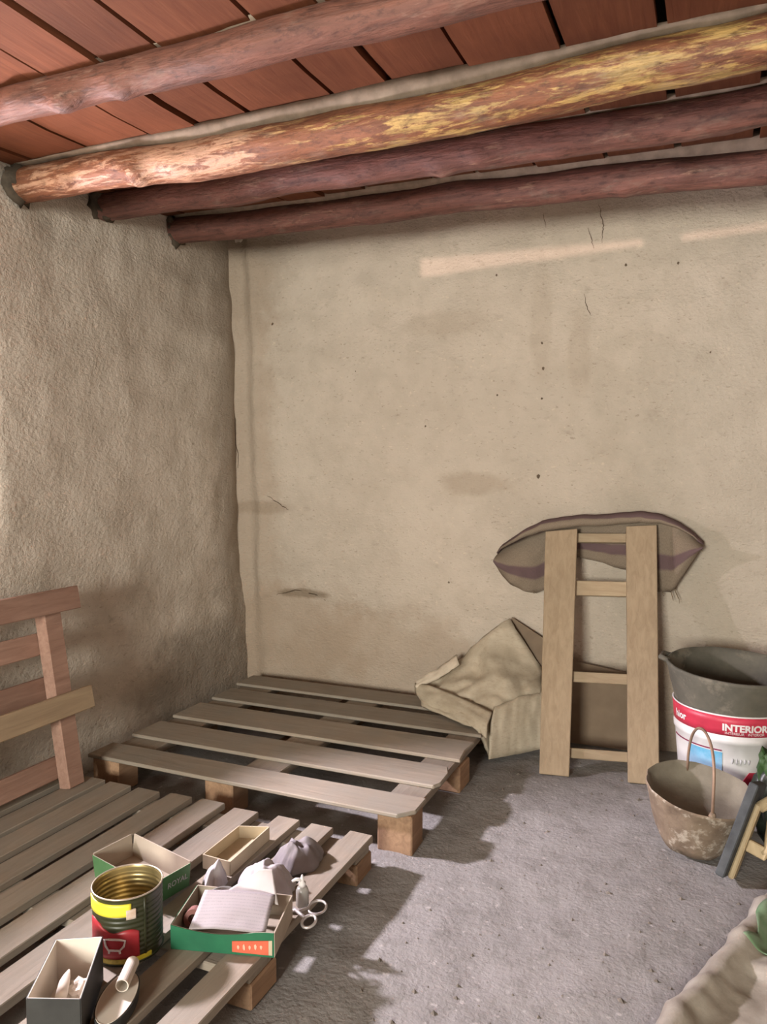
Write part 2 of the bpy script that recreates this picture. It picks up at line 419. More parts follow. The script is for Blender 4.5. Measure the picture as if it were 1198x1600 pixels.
def rebase(o, loc):
    "give a one-mesh thing its own origin"
    loc = Vector(loc); o.data.transform(Matrix.Translation(-loc)); o.location = loc; ORG[o.name] = loc; return o
def struct(o): o['kind'] = 'structure'; return o
def fr(p, f=1.0, o=4): return mn.fractal(Vector(p) * f, 0.7, 2.1, o)
def lerp(a, b, t): return a + (b - a) * t
def interp(tab, x):
    if x <= tab[0][0]: return tab[0][1]
    for (a, p), (b, q) in zip(tab, tab[1:]):
        if x <= b: return lerp(p, q, (x - a) / (b - a))
    return tab[-1][1]
def gau(x, c, w): return math.exp(-((x - c) / w) ** 2)

# ------------------------------------------------------------------ the room
XR, YF, ZT = 4.0, -2.8, 2.34
def back_y(x, z):
    y = 3.205 - 0.045 * z
    y += 0.018 * fr((x * 1.1, z * 1.1, 3.1), 1, 3) + 0.008 * fr((x * 0.8, z * 1.6, 9.0), 5, 4)
    y -= 0.024 * gau(x, 0.105 + 0.02 * fr((0, 2, z), 2.5, 2), 0.028) * (1 if z > 0.5 else 0.5)          # ridge beside the corner
    y += 0.014 * gau(x, 0.03, 0.025)
    y -= 0.020 * gau(x, -0.05, 0.05)
    w = 0.5 + 0.04 * math.sin((x - 0.12) * 9) - z                       # broken edge of the plaster low by the corner
    if w > 0: y += 0.018 * min(1, w / 0.02) * gau(x, 0.33, 0.17)
    y -= 0.010 * gau(x, 1.585 + 0.02 * math.sin(z * 9), 0.03) * gau(z, 1.55, 0.16)
    y -= 0.05 * max(0, 0.10 - z) * 3 * (0.6 + fr((x, 1, 1), 3, 2))      # crumbled foot of the wall
    return y
mb = MB(); mb.grid(200, 110, lambda u, v: (lambda x, z: (x, back_y(x, z), z))(lerp(-0.12, XR, u), lerp(-0.02, ZT, v)))
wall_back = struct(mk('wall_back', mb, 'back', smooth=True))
md = wall_back.modifiers.new('thickness', 'SOLIDIFY'); md.thickness = 0.3; md.offset = 1
wy0, wy1, wz0, wz1 = 1.12, 1.70, 0.95, 1.66       # inner opening of the window hole
def left_x(y, z):
    x = 0.018 * fr((y * 1.3, z * 1.3, 7.7), 1, 3) + 0.0045 * fr((y, z, 2.0), 6, 3)
    x += 0.003 * (1 if y < 2.8 else max(0, (3.1 - y) / .3)) * math.sin(z * 34 + 2.0 * fr((y, z, 0), 1.5, 2))
    x -= 0.05 * gau(y, 3.22, 0.10) * min(1, max(0, (z - 0.3) / 0.8))
    x += 0.05 * max(0, 0.12 - z) * 2
    dy = max(wy0 - y, y - wy1, 0); dz = max(wz0 - z, z - wz1, 0); d = math.hypot(dy, dz)
    if d < 0.10: x -= 0.07 * (1 - d / 0.10) ** 2
    return x
ys = [lerp(YF, wy0, i / 50) for i in range(50)] + [lerp(wy0, wy1, i / 16) for i in range(16)] + [lerp(wy1, 3.30, i / 62) for i in range(63)]
zs = [lerp(-0.02, wz0, i / 38) for i in range(38)] + [lerp(wz0, wz1, i / 20) for i in range(20)] + [lerp(wz1, ZT, i / 28) for i in range(29)]
mb = MB(); nu, nv = len(ys) - 1, len(zs) - 1
mb.grid(nu, nv, lambda u, v: (lambda y, z: (left_x(y, z), y, z))(ys[round(u * nu)], zs[round(v * nv)]),
        lambda i, j: 50 <= i < 66 and 38 <= j < 58)
def rim(f, k):     # loop of the hole, k=0 at the inner face, 1 at the outer face
    out = []
    loop = [(ys[i], wz0) for i in range(50, 66)] + [(wy1, zs[j]) for j in range(38, 58)] + [(ys[i], wz1) for i in range(66, 50, -1)] + [(wy0, zs[j]) for j in range(58, 38, -1)]
    cy, cz = 1.50, 1.30
    for y, z in loop:
        x = lerp(left_x(y, z), -0.46, k); s = lerp(1, 0.55, k)
        out.append((x, cy + (y - cy) * s, cz + (z - cz) * s))
    return out
rings = [rim(None, k) for k in (0, 0.25, 0.5, 0.75, 1.0)]
n = len(rings[0]); b = len(mb.v); mb.v += [Vector(p) for r in rings for p in r]
for i in range(len(rings) - 1):
    for j in range(n): mb.f.append((b + i * n + j, b + i * n + (j + 1) % n, b + (i + 1) * n + (j + 1) % n, b + (i + 1) * n + j))
# outer face of the thick wall around the hole
o_ = rings[-1]; big = [(-0.46, YF, -0.02), (-0.46, 3.3, -0.02), (-0.46, 3.3, ZT), (-0.46, YF, ZT)]
b2 = len(mb.v); mb.v += [Vector(p) for p in big]; last = b + 4 * n
cr = [0, 16, 36, 52]
for q in range(4):
    a0, a1 = cr[q], cr[(q + 1) % 4] if q < 3 else n
    idx = [last + (j % n) for j in range(a0, a1 + 1)]
    mb.f.append(tuple(idx[::-1] + [b2 + q, b2 + (q + 1) % 4]))
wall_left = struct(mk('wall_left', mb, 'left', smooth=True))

mb = MB(); mb.grid(160, 150, lambda u, v: (lambda x, y: (x, y, 0.008 * fr((x, y, 5), 1.6, 3) + 0.0045 * fr((x, y, 1), 9, 3)))(lerp(-0.1, XR, u), lerp(YF, 3.3, v)))
floor = struct(mk('floor', mb, 'floor', smooth=True))
md = floor.modifiers.new('thickness', 'SOLIDIFY'); md.thickness = 0.15; md.offset = -1
def floor_z(x, y): return 0.008 * fr((x, y, 5), 1.6, 3) + 0.0045 * fr((x, y, 1), 9, 3)

struct(mk('wall_right', MB().box(XR, XR + 0.3, YF, 3.3, -0.02, ZT), 'left'))
# front wall behind the camera: opening and slits added to shape fill and stripe light
mb = MB(); y0, y1 = YF - 0.04, YF
L = Vector((2.9, -4.6, 1.12))
def slit(x, z): q = L + (Vector((x, 3.17, z)) - L) * ((YF - 0.02 - L.y) / (3.17 - L.y)); return q.x, q.z
q1 = [slit(0.90, 1.925), slit(1.84, 1.957), slit(1.84, 2.0), slit(0.90, 2.022)]
q2 = [slit(1.955, 1.958), slit(2.60, 1.972), slit(2.60, 2.025), slit(1.955, 2.004)]
xs_ = [-0.46, q1[0][0], q1[1][0], q2[0][0], q2[1][0], XR + 0.3]
def pr_(xa, xb, za, zb, zc, zd): mb.hexa([(xa, y0, za), (xb, y0, zb), (xb, y1, zb), (xa, y1, za)], [(xa, y0, zd), (xb, y0, zc), (xb, y1, zc), (xa, y1, zd)])
pr_(xs_[0], 0.97, -0.02, -0.02, ZT, ZT); pr_(0.97, 1.93, -0.02, -0.02, 0.76, 0.76); pr_(0.97, 1.93, 1.74, 1.74, ZT, ZT); pr_(1.93, xs_[1], -0.02, -0.02, ZT, ZT)
pr_(xs_[2], xs_[3], -0.02, -0.02, ZT, ZT); pr_(xs_[4], xs_[5], -0.02, -0.02, ZT, ZT)
for q in (q1, q2):
    pr_(q[0][0], q[1][0], -0.02, -0.02, q[1][1], q[0][1]); pr_(q[0][0], q[1][0], q[3][1], q[2][1], ZT, ZT)
struct(mk('wall_front', mb, 'left'))

# roof: planks on logs
def roof_z(x, y): return 2.082 + (0.10 - 0.027 * max(0.0, x)) * max(0.0, y - 1.90) + 0.25 * max(0.0, y - 2.6) ** 1.2
ceiling = struct(mk('ceiling', MB().hexa([(-0.46, YF, 2.31), (XR + .3, YF, 2.31), (XR + .3, 3.5, 2.31), (-0.46, 3.5, 2.31)], [(-0.46, YF, 2.36), (XR + .3, YF, 2.36), (XR + .3, 3.5, 2.36), (-0.46, 3.5, 2.36)]), 'roof'))
joints = [-0.2, 0.09, 0.325, 0.565, 0.735, 0.905, 1.165, 1.33, 1.53, 1.76, 1.98, 2.2, 2.45, 2.66, 2.9, 3.15, 3.4, 3.62, 3.85, 4.1]
for a, c in zip(joints, joints[1:]):
    mb = MB(); a2, c2 = a + 0.006, c - 0.006 - random.random() * 0.012; dz = random.uniform(0, 0.009); sk = random.uniform(-.008, .008)
    S = [YF, 0, 1.0, 1.7, 2.3, 2.62, 2.8, 3.0, 3.19]
    for p, q in zip(S, S[1:]):
        def zz(x, y): return roof_z(x, y) + dz + sk * (y - 1.5) * 0.5
        mb.hexa([(a2, p, zz(a2, p)), (c2, p, zz(c2, p)), (c2, q, zz(c2, q)), (a2, q, zz(a2, q))],
                [(a2, p, zz(a2, p) + .022), (c2, p, zz(c2, p) + .022), (c2, q, zz(c2, q) + .022), (a2, q, zz(a2, q) + .022)])
    mk('plank', mb, 'plank', ceiling)

def beam(y, ztab, r, mat, seed, label, fillet=True):
    t = thing('ceiling_beam', (0, y, ztab[0][1]), label, 'beam', 'round roof logs'); t['group'] = 'round roof logs'
    nx, na = 150, 20; mb = MB()
    def ring(x, a):
        zc = interp(ztab, x) + 0.010 * fr((x, seed, 0), 2.2, 2); yc = y + 0.012 * fr((x, seed, 4), 1.8, 2)
        rr = r * (1 + 0.07 * fr((x, seed, 8), 2.5, 2)) * (1 + 0.05 * fr((x * 2, math.cos(a) + seed, math.sin(a)), 2.2, 3) + 0.05 * fr((x * 7, math.cos(a) * 2 + seed, math.sin(a) * 2), 2.0, 2))
        for kx, ka, kh in knots:
            rr += 0.012 * gau(x, kx, 0.03) * max(0, math.cos(a - ka)) ** 6 * kh
        return (x, yc + rr * math.cos(a), zc + rr * math.sin(a))
    rd = random.Random(seed * 13 + 5)
    knots = [(rd.uniform(0.2, 2.4), rd.choice([-2.4, -2.9, -1.9, -2.1]), rd.uniform(.6, 1.6)) for _ in range(6)]
    b = 0
    for i in range(nx + 1):
        x = lerp(-0.04, XR + 0.05, i / nx)
        for j in range(na): mb.v.append(Vector(ring(x, 2 * PI * j / na)))
    for i in range(nx):
        for j in range(na): mb.f.append((i * na + j, i * na + (j + 1) % na, (i + 1) * na + (j + 1) % na, (i + 1) * na + j))
    mb.f.append(tuple(range(na))); mb.f.append(tuple(nx * na + j for j in range(na)))
    mk('log', mb, mat, t, smooth=True)
    # mud packed between log and planks, on both sides
    for sgn, nm in ((-1, 'mud_fillet'), (1, 'mud_fillet')):
        mb = MB(); N = 110; ring_n = 5
        for i in range(N + 1):
            x = lerp(0.02, XR - 0.02, i / N); zc = interp(ztab, x) + 0.010 * fr((x, seed, 0), 2.2, 2); yc = y + 0.012 * fr((x, seed, 4), 1.8, 2)
            ja = 0.5 + 0.8 * abs(fr((x, seed, 20 + sgn), 6, 3))
            zt = roof_z(x, yc) + 0.012
            ang = PI / 2 + (-sgn) * (0.50 + 0.14 * fr((x, seed, 30 + sgn), 5, 3)); p1 = (yc + r * 1.03 * math.cos(ang), zc + r * 1.03 * math.sin(ang))
            w = r * 0.68 + 0.010 * ja
            pts = [(p1[0], p1[1]), (yc + sgn * w * 0.86, lerp(p1[1], zt, 0.45)), (yc + sgn * w, zt), (yc, zt), (yc, p1[1])]
            for q in pts: mb.v.append(Vector((x, q[0], q[1])))
        for i in range(N):
            for j in range(ring_n):
                mb.f.append((i * ring_n + j, i * ring_n + (j + 1) % ring_n, (i + 1) * ring_n + (j + 1) % ring_n, (i + 1) * ring_n + j))
        mb.f.append(tuple(range(ring_n))); mb.f.append(tuple(N * ring_n + j for j in range(ring_n)))
        mk(nm, mb, 'mud', t, smooth=True)
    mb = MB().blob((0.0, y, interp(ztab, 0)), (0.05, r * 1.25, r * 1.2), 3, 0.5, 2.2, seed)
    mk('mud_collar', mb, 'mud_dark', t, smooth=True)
    return t
beam(1.50, [(0, 2.058), (0.4, 2.056), (1.0, 2.048), (1.6, 2.050), (4, 2.04)], 0.043, 'beam_a', 1, 'dusky red-brown roof log nearest the top of the picture')
beam(1.89, [(0, 2.045), (0.2, 2.039), (0.7, 2.017), (1.3, 2.009), (1.64, 2.009), (1.93, 2.026), (2.2, 2.032), (4, 2.03)], 0.055, 'beam_b', 2, 'roof log with bark peeled off to bright yellow wood')
beam(2.26, [(0, 2.088), (0.4, 2.079), (1.14, 2.061), (1.73, 2.055), (2.2, 2.051), (4, 2.04)], 0.050, 'beam_c', 3, 'dark unpeeled roof log between the peeled log and the log by the wall')
beam(2.68, [(0, 2.112), (0.96, 2.082), (1.66, 2.068), (2.23, 2.044), (4, 2.03)], 0.052, 'beam_c', 4, 'dark reddish roof log closest to the back wall, above the plaster edge')

# cracks, pock marks and flakes on the back wall
def wpt(x, z, lift=0.0015): return Vector((x, back_y(x, z) - lift, z))
def crack(pts, w, seed):
    mb = MB(); P = []
    for (x0, z0), (x1, z1) in zip(pts, pts[1:]):
        for i in range(10):
            t = i / 10; P.append((lerp(x0, x1, t), lerp(z0, z1, t)))
    P.append(pts[-1]); R = []
    for i, (x, z) in enumerate(P):
        x += 0.006 * fr((i * 0.3, seed, 0), 1, 3); z += 0.004 * fr((i * 0.3, seed, 5), 1, 3)
        t = i / (len(P) - 1); ww = w * (0.25 + 0.75 * math.sin(PI * min(max(t, .03), .97))) * (0.7 + 0.6 * abs(fr((i, seed, 2), 0.7, 2)))
        R.append((x, z, ww))
    horiz = abs(pts[-1][0] - pts[0][0]) > abs(pts[-1][1] - pts[0][1])
    for x, z, ww in R:
        a, c = ((x, z - ww), (x, z + ww)) if horiz else ((x - ww, z), (x + ww, z))
        mb.v += [wpt(*a, .0012), wpt(*c, .0012), wpt(*c, -.004), wpt(*a, -.004)]
    for i in range(len(R) - 1):
        for j in range(4): mb.f.append((4 * i + j, 4 * i + (j + 1) % 4, 4 * i + 4 + (j + 1) % 4, 4 * i + 4 + j))
    mk('crack', mb, 'crack', wall_back)
crack([(1.672, 2.13), (1.690, 2.05), (1.684, 1.985)], .0022, 1)
crack([(1.632, 2.05), (1.655, 1.97)], .0018, 2)
crack([(1.620, 1.80), (1.632, 1.74), (1.648, 1.715)], .002, 3)
crack([(0.17, 0.505), (0.27, 0.535), (0.38, 0.515), (0.47, 0.475)], .0035, 4)
crack([(1.46, 2.13), (1.465, 2.07)], .0015, 6)
crack([(-0.03, 1.72), (-0.045, 1.55), (-0.02, 1.35), (-0.015, 1.12)], .003, 7)
crack([(0.14, 0.985), (0.21, 0.94), (0.25, 0.92)], .003, 8)
for i, (x, z, r) in enumerate([(1.27, 1.905, .005), (1.775, 1.895, .005), (1.962, 1.885, .005), (1.27, 1.42, .004), (1.44, 1.085, .008), (0.19, 1.79, .008), (0.62, 1.55, .004), (1.455, 1.62, .005), (1.46, 1.52, .006), (1.455, 1.40, .005), (2.08, 1.55, .004), (0.95, 1.30, .004), (1.05, 0.62, .004)]):
    p = wpt(x, z, 0); mk('pock_mark', MB().blob(p, (r, 0.002, r * 1.2), 1, 0.5, 2, i), 'crack', wall_back)
for i, (x, z, r) in enumerate([(1.80, 2.175, .012), (1.85, 2.185, .008), (1.40, 2.17, .008), (0.02, 2.2, .022)]):
    mk('plaster_flake', MB().blob(wpt(x, z, 0.004), (r * 1.4, .006, r), 2, 0.6, 2.4, i), 'flake', wall_back)

# crumbs on the floor
mb = MB(); rd = random.Random(3)
for i in range(420):
    x, y = rd.uniform(1.25, 2.6), rd.uniform(1.0, 3.0); r = rd.choice([.002, .003, .003, .005, .007]) * rd.uniform(.7, 1.3)
    if x < 1.42 or math.hypot(x - 2.17, y - 2.745) < .2 or math.hypot(x - 2.06, y - 2.385) < .14: continue
    z = floor_z(x, y); a = rd.uniform(0, PI)
    vs = [Vector((math.cos(a + t) * r * rd.uniform(.6, 1.3), math.sin(a + t) * r * rd.uniform(.6, 1.3), 0)) for t in (0, 1.6, 3.2, 4.7)]
    mb.add([Vector((x, y, z - .001)) + v for v in vs] + [Vector((x, y, z + r * 0.9))], [(0, 1, 4), (1, 2, 4), (2, 3, 4), (3, 0, 4), (3, 2, 1, 0)])
o = mk('floor_crumbs', mb, 'debris'); o['kind'] = 'stuff'; tag(o, 'small earth crumbs and grit scattered over the grey floor', 'debris')

# ------------------------------------------------------------------ pallets
def board(name, x0, x1, y0, y1, z0, z1, mat, parent, bev=0.003, jig=0.003):
    j = lambda: random.uniform(-jig, jig)
    mb = MB(); a = [(x0 + j(), y0 + j(), z0), (x1 + j(), y0 + j(), z0), (x1 + j(), y1 + j(), z0), (x0 + j(), y1 + j(), z0)]
    c = [(p[0], p[1], z1 + random.uniform(-.0015, .0015)) for p in a]
    mb.hexa(a, c); return mk(name, mb, mat, parent, bevel=bev)
# the wide pallet in the corner
t = thing('wooden_pallet', (0.73, 2.53, 0.0), 'wide weathered wooden pallet with five deck boards lying in the corner', 'pallet')
for i, (a, c) in enumerate([(1.985, 2.12), (2.215, 2.378), (2.452, 2.635), (2.712, 2.865), (2.94, 3.085)]):
    x0, x1 = (0.128, 1.332) if i != 4 else (0.10, 1.32)
    mb = MB(); z0, z1 = .117, .130
    if i == 0: pts = [(x0, a + .01), (x1 - .04, a), (x1, a + .045), (x1, c), (x0, c)]
    elif i == 1: pts = [(x0, a), (x1 - .012, a), (x1 + .002, a + .03), (x1, c - .05), (x1 - .02, c), (x0, c)]
    else: pts = [(x0, a), (x1, a), (x1 - .01, (a + c) / 2), (x1 - .003, c), (x0, c)]
    nn = len(pts); mb.add([(p[0], p[1], z0) for p in pts] + [(p[0], p[1], z1) for p in pts], [tuple(reversed(range(nn))), tuple(range(nn, 2 * nn))] + [(k, (k + 1) % nn, nn + (k + 1) % nn, nn + k) for k in range(nn)])
    mk('deck_board', mb, 'pal_x', t, bevel=.003)
for a, c in [(.135, .29), (.675, .81), (1.20, 1.318)]:
    board('stringer_board', a, c, 2.113, 3.08, .090, .1165, 'pal_y', t)
    for y in (2.0, 2.47, 2.95):
        w = .105 if y == 2.0 else .12
        xa = a if a < 1 else 1.212
        if .6 < a < 1: xa = .60
        board('block', xa + .005, (xa + .115), y + .008, y + w, 0.0, .1165 if y == 2.0 else .0895, 'block', t, .004)
# the slatted pallet in the foreground
t = thing('slatted_pallet', (0.65, 1.3, 0.0), 'low slatted wooden pallet under the boxes in the foreground', 'pallet')
SL = [0.055, 0.175, .294, .400, .518, .638, .758, .882, 1.021, 1.134, 1.256]
for i, x1 in enumerate(SL):
    w = random.uniform(.078, .088) if i < 8 else .074
    yf = 1.905 + random.uniform(-.008, .008)
    board('slat', x1 - w, x1, .72, yf, .080, .100, 'pal_y', t, .002, .002)
for y in (1.80, 1.29, .76):
    board('stringer_board', -0.02, 1.25, y, y + .085, .058, .0795, 'pal_x', t)
    for x in (0.0, .58, 1.165):
        board('block', x, x + .085, y - .002, y + .10, 0.0, .0575, 'block', t, .004)

# the pallet that leans against the left wall like a backrest
t = thing('leaning_pallet', (0.25, 1.4, 0.10), 'reddish narrow pallet leaning upright against the left wall', 'pallet')
def lp(y, z, off=0.0): return Vector((0.25 - 0.2 * (z - 0.1) + off * .98, y, z + off * .196))
def lean_board(name, y0, y1, z0, z1, off, th, mat, dz=0.0):
    mb = MB(); a = [lp(y0, z0, off), lp(y1, z0 + dz, off), lp(y1, z1 + dz, off), lp(y0, z1, off)]; c = [lp(y0, z0, off + th), lp(y1, z0 + dz, off + th), lp(y1, z1 + dz, off + th), lp(y0, z1, off + th)]
    mk(name, mb.hexa(a, c), mat, t, bevel=.003)
def lean_post(y0b, y1b, y0t, y1t, zb, zt, off, th):
    mb = MB(); a = [lp(y0b, zb, off), lp(y1b, zb, off), lp(y1t, zt, off), lp(y0t, zt, off)]; c = [lp(y0b, zb, off + th), lp(y1b, zb, off + th), lp(y1t, zt, off + th), lp(y0t, zt, off + th)]
    mk('post', mb.hexa(a, c), 'red_x', t, bevel=.003)
lean_post(1.795, 1.860, 1.815, 1.885, .102, .72, -.045, .045)
lean_post(1.19, 1.26, 1.19, 1.26, .102, .72, -.045, .045)
lean_post(0.72, 0.79, 0.72, 0.79, .102, .72, -.045, .045)
lean_board('front_board', 0.70, 1.952, .647, .722, .001, .02, 'red_x')
lean_board('front_board', 0.70, 1.936, .322, .394, .001, .022, 'pine_y')
for z0, z1 in ((.525, .595), (.36, .455), (.135, .204)):
    lean_board('back_board', 0.70, 1.85, z0, z1, -.066, .02, 'red_x')

# ------------------------------------------------------------------ ladder frame with hanging sack
t = thing('wooden_ladder', (1.74, 2.78, 0.0), 'short pale wooden ladder with two wide posts leaning on the back wall', 'ladder')
e1 = Vector((.4, .06, 0)).normalized(); up = Vector((0, .29, .89)).normalized(); nrm = e1.cross(up).normalized()   # towards the camera
if nrm.y > 0: nrm = -nrm
def quadboard(name, a, b_, c, d, th, mat, off=0.0):
    P = [Vector(p) + nrm * off for p in (a, b_, c, d)]
    mk(name, MB().hexa([p - nrm * th for p in P], P), mat, t, bevel=.0025)
quadboard('post', (1.541, 2.747, .004), (1.646, 2.762, .004), (1.618, 3.045, .883), (1.498, 3.023, .870), .03, 'pine_z')
quadboard('post', (1.847, 2.793, .004), (1.951, 2.810, .004), (1.907, 3.095, .903), (1.797, 3.076, .896), .03, 'pine_z')
def on(x, z):      # point on the front plane of the frame
    P0 = Vector((1.6, 2.755, 0)); n_ = nrm
    y = P0.y - (n_.x * (x - P0.x) + n_.z * (z - P0.z)) / n_.y
    return Vector((x, y, z))
for xa, xb, z0, z1 in ((1.56, 1.86, .838, .872), (1.57, 1.87, .638, .692), (1.58, 1.88, .325, .362), (1.58, 1.90, .064, .098)):
    quadboard('rail', on(xa, z0), on(xb, z0 + .004), on(xb, z1 + .004), on(xa, z1), .026, 'pine_r', -.0305)

# sack hung over the top of the frame
top = [(1.280, .770), (1.300, .795), (1.347, .824), (1.41, .868), (1.477, .905), (1.616, .929), (1.73, .935), (1.845, .952), (1.92, .938), (1.984, .909), (2.03, .878), (2.071, .840)]
bot = [(1.280, .725), (1.295, .685), (1.335, .645), (1.39, .616), (1.442, .602), (1.501, .640), (1.606, .766), (1.70, .742), (1.798, .717), (1.886, .640), (1.967, .645), (2.022, .745), (2.071, .828)]
mb = MB(); uvs = []; NU = 64
rows = [(0.0, 'lip'), (0.07, 'lip2'), (0.14, 'front'), (0.22, 'crown'), (0.30, 'rear')] + [(0.30 + 0.7 * (k / 12), k / 12) for k in range(1, 13)]
for i in range(NU + 1):
    x = lerp(1.280, 2.071, i / NU); zt = interp(top, x); zb = interp(bot, x)
    yt = back_y(x, zt) - .03; yf = on(min(max(x, 1.5), 1.92), min(zt, .9)).y - .004
    edge = min(1, (x - 1.28) / .2, (2.071 - x) / .2); edge = max(0, edge)
    yfr = lerp(yt - .02, yf, min(1, edge * 1.6)); lipd = .030 * edge + .006
    zt += 0.006 * fr((x, 0, 3), 9, 2)
    for v, kd in rows:
        if kd == 'lip': p = (x, yfr - .004, zt - lipd)
        elif kd == 'lip2': p = (x, yfr - .010, zt - lipd * .55)
        elif kd == 'front': p = (x, yfr - .006, zt - .008)
        elif kd == 'crown': p = (x, lerp(yfr, yt, .45), zt + .003)
        elif kd == 'rear': p = (x, yt, zt - .006)
        else:
            zz = lerp(zt - .01, zb, kd)
            bow = .055 * math.sin(PI * kd) * (1 - edge) + .018 * fr((x * 9, kd * 2, 0), 1, 2) * kd + .016 * (1 - abs(mn.noise(Vector((x * 16 + kd * 3.0, kd * 1.5, 4)))) * 2) * math.sin(PI * min(1, kd * .8))
            yb = back_y(x, zz) - .028
            lim = on(min(max(x, 1.5), 1.92), zz).y + .064 if 1.48 < x < 1.97 else -9
            y = yb - bow - .05 * kd * (1 - edge); y = max(y, lim) if lim > -9 else y
            p = (x, min(y, yb), zz + .006 * fr((x * 14, kd, 7), 1, 2) * kd)
        mb.v.append(Vector(p)); uvs.append((i / NU, v + .035 * math.sin(x * 7)))
nr = len(rows)
for i in range(NU):
    for j in range(nr - 1): mb.f.append((i * nr + j, i * nr + nr + j, i * nr + nr + j + 1, i * nr + j + 1))
t2 = thing('hanging_sack', (1.68, 3.1, .9), 'brown burlap sack with purple stripes hung over the top of the short ladder', 'sack')
mk('cloth', mb, 'sack', t2, smooth=True, uv=uvs, solid=.006)
rd = random.Random(5)
for x, z, l in ((1.955, .650, .05), (1.975, .655, .065), (1.93, .64, .025), (2.06, .825, .03), (1.43, .612, .02), (1.50, .64, .03)):
    y = back_y(x, z) - .05; P = [Vector((x + rd.uniform(-.004, .004) + .25 * l * k / 4, y, z + .01 - l * k / 4)) for k in range(5)]
    mk('thread', MB().tube(P, [.0025, .002, .002, .0015, .001], 5), 'fray', t2)

# ------------------------------------------------------------------ crumpled plastic sack between pallet and frame
P = dict(A=(1.332, 3.12, .494), B=(1.470, 3.12, .301), C=(1.500, 3.00, .225), D=(1.50, 2.97, .030), E=(1.345, 2.80, .014), F=(1.320, 2.735, .136),
         G=(1.030, 2.92, .137), H=(0.965, 3.03, .178), I=(1.121, 3.13, .300), J=(1.335, 2.83, .155), K=(1.130, 2.93, .185), L=(1.385, 2.93, .255), N=(1.26, 3.06, .36), O=(1.21, 3.02, .27))
F_ = ['A I N', 'A N B', 'I O N', 'I H O', 'H K O', 'O L N', 'N L B', 'B L C', 'O K L', 'K J L', 'H G K', 'G F K', 'K F J', 'J F E', 'J E D', 'J D L', 'L D C']
bm = bmesh.new(); V = {k: bm.verts.new(v) for k, v in P.items()}
for f in F_: bm.faces.new([V[k] for k in f.split()])
bmesh.ops.recalc_face_normals(bm, faces=bm.faces)
bmesh.ops.subdivide_edges(bm, edges=bm.edges[:], cuts=7, use_grid_fill=True)
for _ in range(2): bmesh.ops.smooth_vert(bm, verts=[v for v in bm.verts if not v.is_boundary], factor=0.4, use_axis_x=True, use_axis_y=True, use_axis_z=True)
mb = MB()
for v in bm.verts:
    p = v.co.copy(); c = p * 9
    d = 0.030 * mn.ridged_multi_fractal(Vector((c.x, c.y, c.z)), 0.9, 2.0, 3, 1.0, 2.0) - 0.026
    p += Vector((-.2, -1, .5)).normalized() * d
    onp = p.x < 1.34
    p.z = max(p.z, .137 if onp and p.y > 2.72 and p.x < 1.30 else (.014 if p.x > 1.335 else p.z))
    p.y = min(p.y, back_y(p.x, p.z) - .012)
    v.index; mb.v.append(p)
bm.verts.index_update(); mb.f = [tuple(v.index for v in f.verts) for f in bm.faces]; bm.free()
t = thing('crumpled_sack', (1.3, 2.95, 0.02), 'crumpled beige plastic sack slumped between the wide pallet and the short ladder', 'sack')
o = mk('body', mb, 'tarp', t, smooth=True)
md = o.modifiers.new('thickness', 'SOLIDIFY'); md.thickness = .010; md.offset = 0
def flap(name, edge_hi, edge_lo, mat, th=.008, n=26, m=10, puff=.014, sd=0):
    mb = MB(); uv = []
    def line(e, u):
        k = u * (len(e) - 1); i = min(int(k), len(e) - 2); return Vector(e[i]).lerp(Vector(e[i + 1]), k - i)
    def f(u, v):
        p = line(edge_lo, u).lerp(line(edge_hi, u), v)
        p += Vector((-.2, -1, .45)).normalized() * (puff * math.sin(PI * v) + .010 * fr((u * 5, v * 2.4, sd), 1, 3)); uv.append((u, v)); return p
    mb.grid(n, m, f); return mk(name, mb, mat, t, smooth=True, uv=uv, solid=th)
flap('lower_flap', [(.962, 3.000, .208), (1.05, 2.955, .218), (1.16, 2.90, .210), (1.26, 2.855, .200), (1.345, 2.815, .185)], [(.985, 2.985, .150), (1.06, 2.90, .146), (1.17, 2.835, .146), (1.27, 2.765, .146), (1.352, 2.715, .120)], 'tarp', sd=3)
flap('side_flap', [(1.345, 2.845, .200), (1.43, 2.92, .232), (1.508, 2.975, .240)], [(1.352, 2.745, .030), (1.43, 2.86, .022), (1.515, 2.935, .030)], 'tarp', sd=8)
flap('hem', [(.972, 2.985, .222), (1.05, 3.035, .272), (1.12, 3.075, .330)], [(.978, 2.965, .196), (1.065, 3.005, .238), (1.14, 3.045, .296)], 'hem', .006, 16, 4, .006, 11)
# brown cardboard behind sack and ladder
pts = [(1.338, .494), (1.485, .412), (1.61, .338), (1.80, .314), (1.905, .302), (1.905, .016), (1.42, .016), (1.37, .20)]
mb = MB(); nn = len(pts)
def cb(x, z, o): return Vector((x, lerp(3.085, 3.150, z / .5) - .0 + o, z))
mb.add([cb(x, z, -.005) for x, z in pts] + [cb(x, z, .0) for x, z in pts], [tuple(range(nn)), tuple(reversed(range(nn, 2 * nn)))] + [(k, (k + 1) % nn, nn + (k + 1) % nn, nn + k) for k in range(nn)])
o = mk('cardboard_sheet', mb, 'cardboard'); rebase(o, (1.65, 3.085, .016)); tag(o, 'torn brown cardboard sheet standing against the wall behind the short ladder', 'cardboard')

